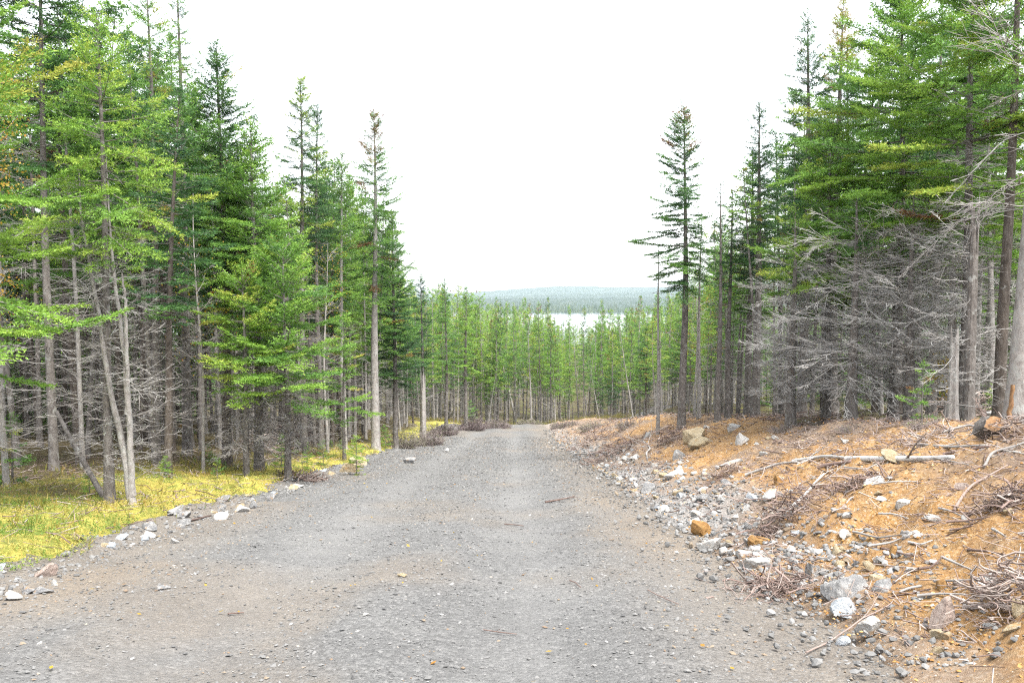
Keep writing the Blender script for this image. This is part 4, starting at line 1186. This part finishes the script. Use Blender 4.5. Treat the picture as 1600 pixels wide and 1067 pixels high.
for i, a in enumerate([
        (1330, 940, 74, 78, 'grey', 'largest grey and white boulder on the right bank, standing on edge', 601), (1328, 961, 58, 26, 'blue', 'flat pale blue stone lying in front of the largest boulder', 602),
        (1270, 910, 32, 40, 'grey', 'upright greenish grey stone left of the largest boulder', 603), (1284, 889, 26, 26, 'pale', 'white stone leaning behind the upright grey one', 604),
        (1387, 935, 46, 42, 'grey', 'rounded brown grey boulder right of the largest boulder', 605), (1374, 915, 28, 28, 'tan', 'tan stone wedged behind the rounded boulder', 0), (1287, 928, 28, 22, 'ochre', 'ochre stone at the left foot of the largest boulder', 0),
        (1318, 889, 24, 16, 'tan', 'small tan stone just behind the largest boulder', 0), (1342, 884, 16, 14, 'grey', 'small grey stone behind the largest boulder', 0),
        (1365, 992, 46, 34, 'pale', 'pale ridged stone below the rounded boulder', 606), (1318, 1008, 30, 18, 'blue', 'small blue grey stone at the gravel edge under the ridged stone', 0), (1377, 1022, 18, 22, 'grey', 'small upright grey stone low on the bank', 0),
        (1478, 985, 40, 66, 'pink', 'tall pinkish tan stone on the bank near the right border', 607), (1476, 922, 26, 24, 'ochre', 'ochre stone above the tall pinkish stone', 0), (1555, 908, 26, 16, 'pale', 'small white stone amid the twigs at right', 0), (1596, 965, 30, 34, 'tan', 'tan stone at the right border in the tangle', 0),
        (1192, 855, 42, 26, 'ochre', 'orange brown rock lying at the foot of the dark stick heap', 608), (1095, 837, 36, 28, 'ochre', 'orange faced rock sitting by itself on the gravel road edge', 609),
        (1178, 893, 46, 28, 'pale', 'pale split rock at the road edge below the ochre one', 610), (1200, 885, 36, 24, 'pale', 'pale rock right behind the split rock', 0), (1160, 872, 20, 15, 'pale', 'small white stone left of the split rock', 0),
        (1410, 724, 62, 24, 'tan', 'cream flat topped rock lying behind the birch log', 611), (1370, 760, 50, 16, 'pale', 'long white flat rock in the middle of the bank', 612), (1415, 793, 24, 22, 'pale', 'white topped rock with a rusty side on the bank', 0),
        (1328, 843, 28, 16, 'pale', 'small pale pointed rock on the orange slope', 0), (1397, 872, 18, 34, 'ochre', 'narrow upright ochre slab on the orange slope', 0), (1310, 868, 22, 26, 'tan', 'tan stone upright on the orange slope above the largest boulder', 0), (1318, 865, 14, 18, 'tan', 'small cream stone beside the upright tan one', 0),
        (1088, 692, 42, 30, 'tan', 'yellow tan boulder at the foot of the lone fir', 613), (1100, 700, 46, 22, 'tan', 'cream boulder in front of the yellow tan one', 614), (1106, 672, 16, 14, 'pale', 'white stone on the crest right of the lone fir', 0), (1148, 672, 22, 18, 'pale', 'white round stone on the crest of the bank', 0),
        (1160, 694, 24, 28, 'pale', 'whitish rock below the crest stone', 0), (1012, 684, 14, 16, 'pale', 'pale pointed stone left of the lone fir', 0), (1062, 721, 34, 20, 'grey', 'grey angular rock on the orange slope below the lone fir', 615), (1145, 731, 40, 16, 'pale', 'pale flat rock at the lower edge of the orange slope', 616),
        (1058, 748, 36, 18, 'pale', 'pale rock among the stones along the road', 0), (1012, 772, 30, 22, 'grey', 'brown grey rounded rock at the road edge', 617), (1066, 782, 22, 18, 'blue', 'bluish stone at the road edge right of the rounded rock', 0), (1100, 768, 22, 12, 'pale', 'white round stone in the gravel slope', 0),
        (1168, 804, 18, 16, 'pale', 'white pebble like stone on the grey gravel slope', 0), (1190, 822, 16, 12, 'pale', 'small white stone left of the dark stick heap', 0), (1186, 832, 18, 12, 'tan', 'cream stone under the small white stone', 0), (1108, 796, 22, 9, 'ochre', 'flat orange stone on the grey gravel slope', 0),
        (1220, 760, 26, 20, 'ochre', 'ochre rock in the heap behind the road slope', 0), (1195, 712, 18, 9, 'pale', 'small white stone under the crest', 0), (1487, 690, 30, 10, 'tan', 'tan flat stone by the sawn stump', 0),
        (70, 902, 46, 32, 'pink', 'pale pink and dark grey boulder on the moss at the left road edge', 620), (545, 738, 34, 22, 'tan', 'front tan boulder at the left road edge', 621), (558, 727, 30, 18, 'tan', 'greyish tan boulder behind the front tan one', 622),
        (15, 938, 28, 24, 'pale', 'pale stone at the lower left border', 0), (38, 928, 24, 18, 'grey', 'grey stone next to the pale border stone', 0), (60, 928, 34, 14, 'grey', 'flat grey stone below the pink boulder', 0), (82, 916, 14, 12, 'pale', 'small white stone right below the pink boulder', 0), (172, 857, 20, 14, 'blue', 'bluish stone lying alone in the moss', 0),
        (270, 850, 18, 14, 'pale', 'pale stone alone at the edge of the gravel', 0), (345, 812, 30, 14, 'pale', 'long pale stone on the left road edge', 0), (375, 800, 28, 16, 'pale', 'blocky pale stone on the left road edge', 0), (396, 795, 18, 14, 'grey', 'grey stone right of the blocky pale one', 0), (348, 783, 26, 10, 'grey', 'flat grey stone in the moss above the road edge', 0),
        (420, 780, 18, 12, 'grey', 'dark stone on the left road edge', 0), (462, 762, 22, 9, 'pale', 'flat white stone on the left road edge before the tan boulders', 0), (516, 742, 18, 8, 'tan', 'flat tan stone left of the front tan boulder', 0), (698, 706, 10, 8, 'pale', 'small pale round stone on the left road edge below the bushes', 0),
        (640, 724, 22, 16, 'grey', 'dark grey stones below the olive bush', 0), (628, 902, 18, 8, 'tan', 'olive tan flat stone in the middle of the road', 0), (60, 1007, 10, 7, 'pale', 'white pebble on the road near the left border', 0), (570, 962, 12, 7, 'pale', 'white flat chip on the road below the olive stone', 0), (250, 922, 26, 8, 'grey', 'flat grey stone embedded in the road on the left', 0)]):
    rock_px(*a[:6], seed=a[6] or None)

def scatter_rocks(n, u, Yr, sizes, mats, label, group, side=1):
    for _ in range(n):
        y = math.exp(rr.uniform(math.log(Yr[0]), math.log(Yr[1])))
        uu = rr.uniform(*u)
        x = float(xc(np.array(min(y, 63.0)))) + side * (HALF + uu)
        w = float(rr.uniform(*sizes)) * float(rr.choice([.7, 1, 1, 1.4]))
        mt = str(rr.choice(mats))
        z = float(bank_z(np.array([x]), np.array([y]))[0]) if side > 0 else hz(x, y)
        rock(x, y, z, w, w * float(rr.uniform(.6, 1)), w * float(rr.uniform(.45, .85)), mt, label % {'pale': 'pale', 'grey': 'grey', 'blue': 'bluish', 'tan': 'tan', 'ochre': 'ochre', 'pink': 'pinkish'}[mt], group=group, tilt=.35)
scatter_rocks(112, (-.15, 1.15), (8.0, 27), (.08, .23), ['pale', 'pale', 'pale', 'grey', 'blue', 'tan', 'pale'], '%s stone in the loose stony slope between road and orange bank', 'stones in the stony slope')
scatter_rocks(48, (.5, 3.6), (6, 26), (.06, .15), ['pale', 'tan', 'tan', 'ochre', 'pale', 'pink'], '%s stone scattered on the orange earth', 'stones on the orange earth')
scatter_rocks(16, (.2, 1.6), (4.6, 9.5), (.06, .13), ['pale', 'tan', 'ochre', 'grey'], 'small %s stone low on the near part of the bank', 'stones on the near bank')
scatter_rocks(54, (-.15, .42), (6.5, 42), (.06, .19), ['grey', 'grey', 'pale', 'blue', 'tan'], '%s stone in the row along the left road edge', 'stones along the left road edge', side=-1)

# ------------------------------------------------------------------ loose branches, logs and the stump
def stick(pts, r0, r1, label, seed=0, lift=0.03, ntw=5, mat=None, tint=.5, name='fallen_branch', cat='branch', sides=6, top=0.0, wig=.02):
    rng = np.random.default_rng(seed + 1200)
    G = np.array([ground_at(x, y) for x, y in pts])
    for k in range(len(G)):
        G[k, 2] = max(G[k, 2], float(bank_z(G[k:k + 1, 0], G[k:k + 1, 1])[0]) if G[k, 0] > 2.2 else G[k, 2]) + lift + top * k / (len(G) - 1)
    base = G[0].copy()
    q = np.linspace(0, 1, 16)
    Q = np.stack([np.interp(q, np.linspace(0, 1, len(G)), G[:, k]) for k in range(3)], -1) - base
    Q[1:-1] = (Q[:-2] + 2 * Q[1:-1] + Q[2:]) / 4
    Lt = np.linalg.norm(Q[-1])
    Q[:, :2] += rng.normal(0, wig * .25, (16, 2)) * Lt
    Q[1:-1] = (Q[:-2] + 2 * Q[1:-1] + Q[2:]) / 4
    root = obj(name, None, loc=tuple(base), label=label, category=cat)
    V, F = tubes(Q[None], (r0 + (r1 - r0) * q)[None], sides)
    n0 = len(V)
    V = np.concatenate([V, Q[:1], Q[-1:]])
    F = np.concatenate([F, [[j, (j + 1) % sides, n0] for j in range(sides)], [[n0 - sides + j, n0 - sides + (j + 1) % sides, n0 + 1] for j in range(sides)]])
    obj('stem', Geo().add(V, F, tint).mesh('stem', mat or DEADWOOD), root)
    if ntw:
        g = Geo()
        i = rng.integers(3, 15, ntw)
        dv = Q[-1] / max(Lt, .01)
        az = math.atan2(dv[1], dv[0]) + rng.normal(0, .8, ntw)
        dead_branches(rng, Q[i], az, Lt * rng.uniform(.12, .35, ntw), g, up=.25, twigs=3, r=max(r1 * .6, .003), tint=tint)
        obj('twigs', g.mesh('twigs', DEADWOOD if mat is not BRUSHWOOD else BRUSHWOOD), root, kind='stuff')
for i, a in enumerate([
        ([(1322, 722), (1400, 729), (1488, 727)], .042, .028, 'mottled white birch log lying across the bank in front of the cream rock', BIRCH, .6, 2, 'log'),
        ([(1238, 728), (1290, 722), (1325, 720)], .03, .02, 'pale thin log left of the birch log', None, .85, 3, 'log'),
        ([(1283, 736), (1330, 731)], .03, .025, 'short dark stick under the pale thin log', BRUSHWOOD, .3, 0, 'branch'),
        ([(1165, 746), (1215, 735), (1245, 730)], .025, .015, 'grey log end at the crest of the stony slope', None, .6, 3, 'branch'),
        ([(1225, 818), (1255, 785), (1287, 752)], .022, .012, 'long pale stick leaning up over the dark stick heap', None, .8, 6, 'branch'),
        ([(1490, 805), (1515, 775), (1545, 752), (1575, 738)], .015, .006, 'forked pinkish branch on the upper right of the bank', BRUSHWOOD, .5, 8, 'branch'),
        ([(1440, 702), (1480, 708), (1540, 713)], .022, .014, 'grey stick right of the cream rock', None, .7, 3, 'branch'),
        ([(1475, 714), (1545, 714)], .02, .015, 'straight dark stick below the grey stick', BRUSHWOOD, .35, 0, 'branch'),
        ([(1537, 740), (1550, 722), (1578, 712), (1600, 709)], .015, .011, 'pale bent root near the right border', None, .45, 6, 'root'),
        ([(1472, 690), (1510, 678), (1535, 676)], .018, .012, 'thin grey stick left of the stump', None, .55, 2, 'branch'),
        ([(1490, 918), (1540, 940), (1578, 960)], .016, .010, 'long pinkish branch lying over the tangle at right', BRUSHWOOD, .8, 5, 'branch'),
        ([(1505, 962), (1545, 955), (1578, 956)], .018, .014, 'thick pinkish branch below the long one', BRUSHWOOD, .9, 3, 'branch'),
        ([(1260, 1025), (1300, 1005), (1345, 980), (1375, 965), (1398, 948)], .006, .004, 'thin red twig running from the gravel up beside the ridged stone', BRUSHWOOD, .6, 3, 'branch'),
        ([(1398, 948), (1418, 966), (1440, 972)], .005, .004, 'thin red twig bending down right of the ridged stone', BRUSHWOOD, .5, 2, 'branch'),
        ([(852, 787), (875, 783), (898, 778)], .018, .008, 'dark twig lying on the road right of the middle', BRUSHWOOD, .15, 2, 'branch'),
        ([(788, 821), (802, 822), (818, 824)], .008, .006, 'small dark stick in the middle of the road', BRUSHWOOD, .15, 0, 'branch'),
        ([(356, 963), (368, 962), (381, 961)], .006, .005, 'short dark stick on the left part of the road', BRUSHWOOD, .2, 0, 'branch'),
        ([(890, 910), (900, 914), (907, 921)], .005, .004, 'thin curved twig on the road right of the middle', BRUSHWOOD, .2, 0, 'branch'),
        ([(1012, 925), (1030, 935), (1060, 948)], .004, .003, 'long thin twig on the right part of the road', BRUSHWOOD, .3, 2, 'branch'),
        ([(755, 988), (780, 992), (808, 995)], .004, .003, 'thin twig near the bottom middle of the road', BRUSHWOOD, .2, 1, 'branch'),
        ([(286, 818), (305, 814), (330, 808)], .014, .012, 'dark stick along the left road edge by the long pale stone', BRUSHWOOD, .1, 0, 'branch'),
        ([(900, 712), (935, 714), (975, 708)], .03, .02, 'pale curved stick at the far foot of the bank', None, .75, 2, 'branch'),
        ([(1010, 722), (1015, 700), (1003, 690)], .025, .012, 'grey upturned branch on the far part of the bank', None, .8, 4, 'branch'),
        ([(1225, 905), (1260, 912), (1290, 905)], .010, .008, 'greyish stick running to the upright grey stone', None, .5, 2, 'branch'),
        ([(1380, 655), (1410, 640), (1432, 612)], .02, .012, 'pale branch sticking up behind the crest of the bank', None, .8, 4, 'branch'),
        ([(1440, 925), (1420, 930), (1405, 936)], .010, .008, 'short grey stick right of the rounded boulder', None, .6, 0, 'branch'),
        ([(470, 660), (500, 668), (535, 672)], .13, .10, 'fallen rotten log with orange wood in the left stand', CUT, .5, 4, 'log'),
        ([(428, 702), (440, 690), (465, 682), (490, 680)], .05, .03, 'pale fallen log end left of the rotten log', BARK_PALE, .5, 5, 'log'),
        ([(230, 775), (300, 783), (330, 790)], .010, .006, 'grey twig lying on the moss', None, .6, 2, 'branch'),
        ([(1540, 655), (1575, 648), (1600, 640)], .03, .025, 'two toned grey pole lying by the thick border trunk', None, .75, 1, 'log')]):
    stick(a[0], a[1], a[2], a[3], seed=i, mat=a[4], tint=a[5], ntw=a[6], cat=a[7], name={'log': 'fallen_log', 'root': 'torn_root'}.get(a[7], 'fallen_branch'), lift=.02 + a[1] * .6)
rs = np.random.default_rng(33)
for i in range(46):
    x0, y0 = rs.uniform(1120, 1600), rs.uniform(690, 960)
    if x0 < 1050 + (y0 - 700) * 1.0:
        continue
    ln, an = rs.uniform(25, 85), rs.normal(0, .6)
    x1, y1 = x0 + ln * math.cos(an), y0 + ln * math.sin(an) * .5
    p = float(rs.uniform(.1, .75))
    stick([(x0, y0), ((x0 + x1) / 2, (y0 + y1) / 2 + rs.normal(0, 4)), (x1, y1)], .012, .005, 'loose %s stick lying among others on the orange bank' % ('pale' if p > .42 else 'brown'), seed=60 + i, mat=None if p > .42 else BRUSHWOOD, tint=p, ntw=3)
for o in [o for o in sc.objects if (o.get('label') or '').startswith('loose ')]:
    o['group'] = 'loose sticks on the orange bank'

def stump():
    rng = np.random.default_rng(3)
    p = ground_at(1540, 690)
    s = p[1] / FPX
    root = obj('tree_stump', None, loc=(p[0], p[1] - .1, p[2] + .20), rot=Vector((-.30, -.90, .32)).to_track_quat('Z', 'Y').to_euler(), scale=(.62, .62, .62), label='sawn stump tipped over with its orange cut face turned to the road', category='stump')
    k = 16
    a = np.arange(k) * 2 * np.pi / k
    ridge = 1 + .07 * rng.normal(0, 1, k)
    r = 20 * s
    z = np.array([-.25, 0, .12, .25]) * 1.0
    V = np.concatenate([np.stack([np.cos(a) * r * ridge * f, np.sin(a) * r * ridge * f, 0 * a + zz], -1) for zz, f in zip(z, (1.7, 1.25, 1.05, 1.0))])
    f = []
    for i in range(3):
        for j in range(k):
            u, v_, w_, x_ = i * k + j, i * k + (j + 1) % k, (i + 1) * k + (j + 1) % k, (i + 1) * k + j
            f += [[u, v_, w_], [u, w_, x_]]
    obj('bark', Geo().add(V, f).mesh('bark', BARK), root)
    V = np.concatenate([np.stack([np.cos(a) * r * ridge * .97, np.sin(a) * r * ridge * .97, 0 * a + .252], -1), [[0, 0, .258]]])
    obj('cut_face', Geo().add(V, [[j, (j + 1) % k, k] for j in range(k)]).mesh('cut_face', CUT), root, label='orange sawn face')
    g = Geo()
    n = 9
    az = rng.uniform(0, 6.28, n)
    dead_branches(rng, np.stack([np.cos(az) * r, np.sin(az) * r, 0 * az - .1], -1), az, rng.uniform(.25, .6, n), g, up=-.2, twigs=3, r=.012, tint=.35)
    obj('roots', g.mesh('roots', BRUSHWOOD), root, kind='stuff')
stump()

# ------------------------------------------------------------------ ground cover
_g = (1 + 5 ** .5) / 2
ICO = norm(np.array([[-1, _g, 0], [1, _g, 0], [-1, -_g, 0], [1, -_g, 0], [0, -1, _g], [0, 1, _g], [0, -1, -_g], [0, 1, -_g], [_g, 0, -1], [_g, 0, 1], [-_g, 0, -1], [-_g, 0, 1]], float))
ICF = np.array([[0, 11, 5], [0, 5, 1], [0, 1, 7], [0, 7, 10], [0, 10, 11], [1, 5, 9], [5, 11, 4], [11, 10, 2], [10, 7, 6], [7, 1, 8], [3, 9, 4], [3, 4, 2], [3, 2, 6], [3, 6, 8], [3, 8, 9], [4, 9, 5], [2, 4, 11], [6, 2, 10], [8, 6, 7], [9, 8, 1]])
OCT = np.array([[1, 0, 0], [0, 1, 0], [-1, 0, 0], [0, -1, 0], [0, 0, 1], [0, 0, -1.0]])
OCF = np.array([[0, 1, 4], [1, 2, 4], [2, 3, 4], [3, 0, 4], [1, 0, 5], [2, 1, 5], [3, 2, 5], [0, 3, 5]])
def chips(rng, x, y, z, s, tint, flat=(.35, .8), base=(OCT, OCF)):
    n, k = len(x), len(base[0])
    V = base[0][None] * rng.uniform(.72, 1.2, (n, k, 1)) + rng.normal(0, .08, (n, k, 3))
    V = V * np.stack([s, s * rng.uniform(.5, 1, n), s * rng.uniform(*flat, n)], -1)[:, None]
    a = rng.uniform(0, 6.28, n)
    c, s_ = np.cos(a)[:, None], np.sin(a)[:, None]
    X = V[..., 0] * c - V[..., 1] * s_
    Yv = V[..., 0] * s_ + V[..., 1] * c
    Zv = V[..., 2] + V[..., 0] * rng.normal(0, .2, n)[:, None]
    P = np.stack([X + x[:, None], Yv + y[:, None], Zv + z[:, None]], -1).reshape(-1, 3)
    F = (np.arange(n)[:, None, None] * k + base[1][None]).reshape(-1, 3)
    return Geo().add(P, F, np.repeat(tint, k))
rng = np.random.default_rng(61)
def logy(n, a, b, p=1.0):
    t = rng.random(n)
    return np.exp(math.log(a) + (math.log(b) - math.log(a)) * t ** p)
n = 29000
y = logy(n, 4.2, 45)
xr = rng.uniform(-3.3, 3.3, n)
keep = rng.random(n) > .72 * np.clip(np.exp(-((xr - 1.15) / .4) ** 2) + np.exp(-((xr + 1.15) / .45) ** 2), 0, 1)
y, xr = y[keep], xr[keep]
x = xr + xc(y)
s = (.004 + .014 * rng.random(len(x)) ** 4 + .0007 * y) * rng.uniform(.7, 1.3, len(x))
t = np.clip(rng.normal(.36, .15, len(x)), 0, .74)
t = np.where(rng.random(len(x)) < .05 + .12 * (xr > 2) + .10 * (xr < -2), rng.uniform(.86, 1, len(x)), t)
obj('loose_gravel', chips(rng, x, y, H0(x, y) + s * .25, s, t, (.25, .6)).mesh('loose_gravel', GRAVEL, False), kind='stuff')
# coarser stones along both edges of the road
n = 9000
y = logy(n, 4.6, 50)
sd = rng.random(n) < .58
uu = np.where(sd, rng.normal(.25, .42, n), rng.normal(.08, .2, n))
x = xc(np.minimum(y, 63)) + np.where(sd, HALF + uu, -HALF - uu)
s = (.006 + .026 * rng.random(n) ** 4) * (1 + y * .025)
z = np.where(sd, bank_z(x, y), H0(x, y)) + s * .2
obj('edge_rubble', chips(rng, x, y, z, s, np.clip(rng.normal(.45, .17, n), 0, .84), base=(ICO, ICF)).mesh('edge_rubble', GRAVEL, False), kind='stuff')
# the loose band of stones between the road and the orange earth
n = 2600
y = logy(n, 6.5, 40)
x = xc(np.minimum(y, 63)) + HALF + rng.normal(.5, .38, n)
s = (.012 + .04 * rng.random(n) ** 2.2) * (1 + y * .008)
obj('stony_rubble', chips(rng, x, y, bank_z(x, y) + s * .15, s, np.clip(rng.normal(.62, .2, n), .15, .95), base=(ICO, ICF)).mesh('stony_rubble', GRAVEL, False), kind='stuff')
# clods and chips on the orange bank
n = 21000
y = logy(n, 2.9, 48)
u = rng.uniform(-.1, 4.6, n)
x = xc(np.minimum(y, 63)) + HALF + u
s = (.003 + .014 * rng.random(n) ** 4) * (1 + y * .05)
obj('dirt_clods', chips(rng, x, y, bank_z(x, y) + s * .3, s, np.where(rng.random(n) < .82, rng.uniform(0, .62, n), rng.uniform(.66, 1, n)), base=(OCT, OCF)).mesh('dirt_clods', RUBBLE, False), kind='stuff')
# twigs and bark chips strewn over the bank
n = 17000
y = logy(n, 3.0, 56)
u = rng.uniform(.1, 5.2, n)
x = xc(np.minimum(y, 63)) + HALF + u
keep = fbm(x * .6, y * .5, 59, 3) + rng.normal(0, .25, n) > -.04
x, y = x[keep], y[keep]
n = len(x)
K = 3
sA = np.linspace(-.5, .5, K)
az = rng.uniform(0, 6.28, n)
L = np.where(rng.random(n) < .6, rng.uniform(.03, .12, n), rng.uniform(.1, .42, n))
D = np.stack([np.cos(az), np.sin(az), rng.normal(0, .22, n)], -1)
P = np.stack([x, y, bank_z(x, y) + .02], -1)[:, None] + D[:, None] * (L[:, None] * sA)[..., None] + rng.normal(0, .05, (n, K, 3)) * L[:, None, None]
V, F = tubes(P, (.0016 + .0028 * rng.random(n) ** 3)[:, None] * (1 + y / 12)[:, None] * np.ones((1, K)), 3)
obj('twig_litter', Geo().add(V, F, np.repeat(rng.uniform(0, 1, n), K * 3)).mesh('twig_litter', BRUSHWOOD), kind='stuff')
# twigs fallen into the moss
n = 1800
y = logy(n, 7, 45)
x = xc(np.minimum(y, 63)) - HALF - rng.uniform(.2, 6, n)
az, L = rng.uniform(0, 6.28, n), rng.uniform(.05, .5, n) ** 1.3
D = np.stack([np.cos(az), np.sin(az), rng.normal(0, .25, n)], -1)
P = np.stack([x, y, H0(x, y) + .07], -1)[:, None] + D[:, None] * (L[:, None] * sA)[..., None] + rng.normal(0, .05, (n, K, 3)) * L[:, None, None]
V, F = tubes(P, (.002 + .004 * rng.random(n) ** 3)[:, None] * (1 + y / 14)[:, None] * np.ones((1, K)), 3)
obj('verge_litter', Geo().add(V, F, np.repeat(rng.uniform(.1, 1, n), K * 3)).mesh('verge_litter', BRUSHWOOD), kind='stuff')
# moss tufts
n = 38000
y = logy(n, 6.5, 52)
w = rng.uniform(.05, 6.5, n) * np.clip(y / 18, .5, 1)
x = xc(np.minimum(y, 63)) - HALF - w
keep = (moss_bare(x, y, w) < rng.random(n)) & (w + .3 * fbm(x * .9, y * .6, 64, 3) > .22)
x, y, w = x[keep], y[keep], w[keep]
n = len(x)
tint = np.clip(.58 + .5 * fbm(x * 1.1, y * .9, 68, 3) - .5 * ss(.05, .5, fbm(x * .6, y * .5, 69, 3)) + rng.normal(0, .12, n), 0, 1)
g = Geo()
blades(rng, np.stack([x, y, H0(x, y) + .025], -1), norm(np.stack([rng.normal(0, .4, n), rng.normal(0, .4, n), np.ones(n)], -1)), np.clip(.045 + .05 * fbm(x * 2, y * 2, 83, 2), .012, .11) * rng.uniform(.6, 1.3, n) * (.8 + y * .03), None, .026, .034, .013, tint, g, roll=90, spread=58)
obj('moss', g.mesh('moss', MOSS, False), kind='stuff')
# thin grass on the verges and at the end of the road
n = 6800
y = np.concatenate([rng.uniform(58, 66, 5200), logy(n - 5200, 8, 45)])
x = np.where(np.arange(n) < 5200, rng.uniform(-9, 9, n), xc(np.minimum(y, 63)) - HALF - rng.uniform(.15, 4.5, n))
g = Geo()
keep = (np.abs(x - xc(np.minimum(y, 66))) > HALF) | (y > 61)
x, y = x[keep], y[keep]
n = len(x)
blades(rng, np.stack([x, y, H0(x, y)], -1), norm(np.stack([rng.normal(0, .3, n), rng.normal(0, .3, n), np.ones(n)], -1)), np.where(y > 55, .30, .16) * rng.uniform(.5, 1.2, n), None, .12, .16, .012, np.clip(rng.normal(.42, .2, n), 0, 1), g, roll=90, spread=22)
obj('grass', g.mesh('grass', GRASS, False), kind='stuff')
# fallen leaves on the road and the moss
n = 130
y = logy(n, 4.5, 20)
x = xc(y) + rng.uniform(-7.5, 3.2, n)
D = norm(np.stack([rng.normal(0, 1, n), rng.normal(0, 1, n), rng.normal(0, .3, n)], -1))
W = norm(np.cross(D, np.array([0, 0, 1.0]) + rng.normal(0, .3, (n, 3))))
s = rng.uniform(.012, .026, n)[:, None]
b0 = np.stack([x, y, H0(x, y) + .02 + .05 * (x < -4.6)], -1)
V = np.stack([b0, b0 + D * s + W * s * .6, b0 + D * s * 2, b0 + D * s - W * s * .6], 1)
q = np.arange(n)[:, None] * 4
obj('fallen_leaves', Geo().add(V.reshape(-1, 3), np.concatenate([q + [[0, 1, 2]], q + [[0, 2, 3]]]), np.repeat(rng.uniform(.6, 1, n), 4)).mesh('fallen_leaves', LEAF, False), kind='stuff')
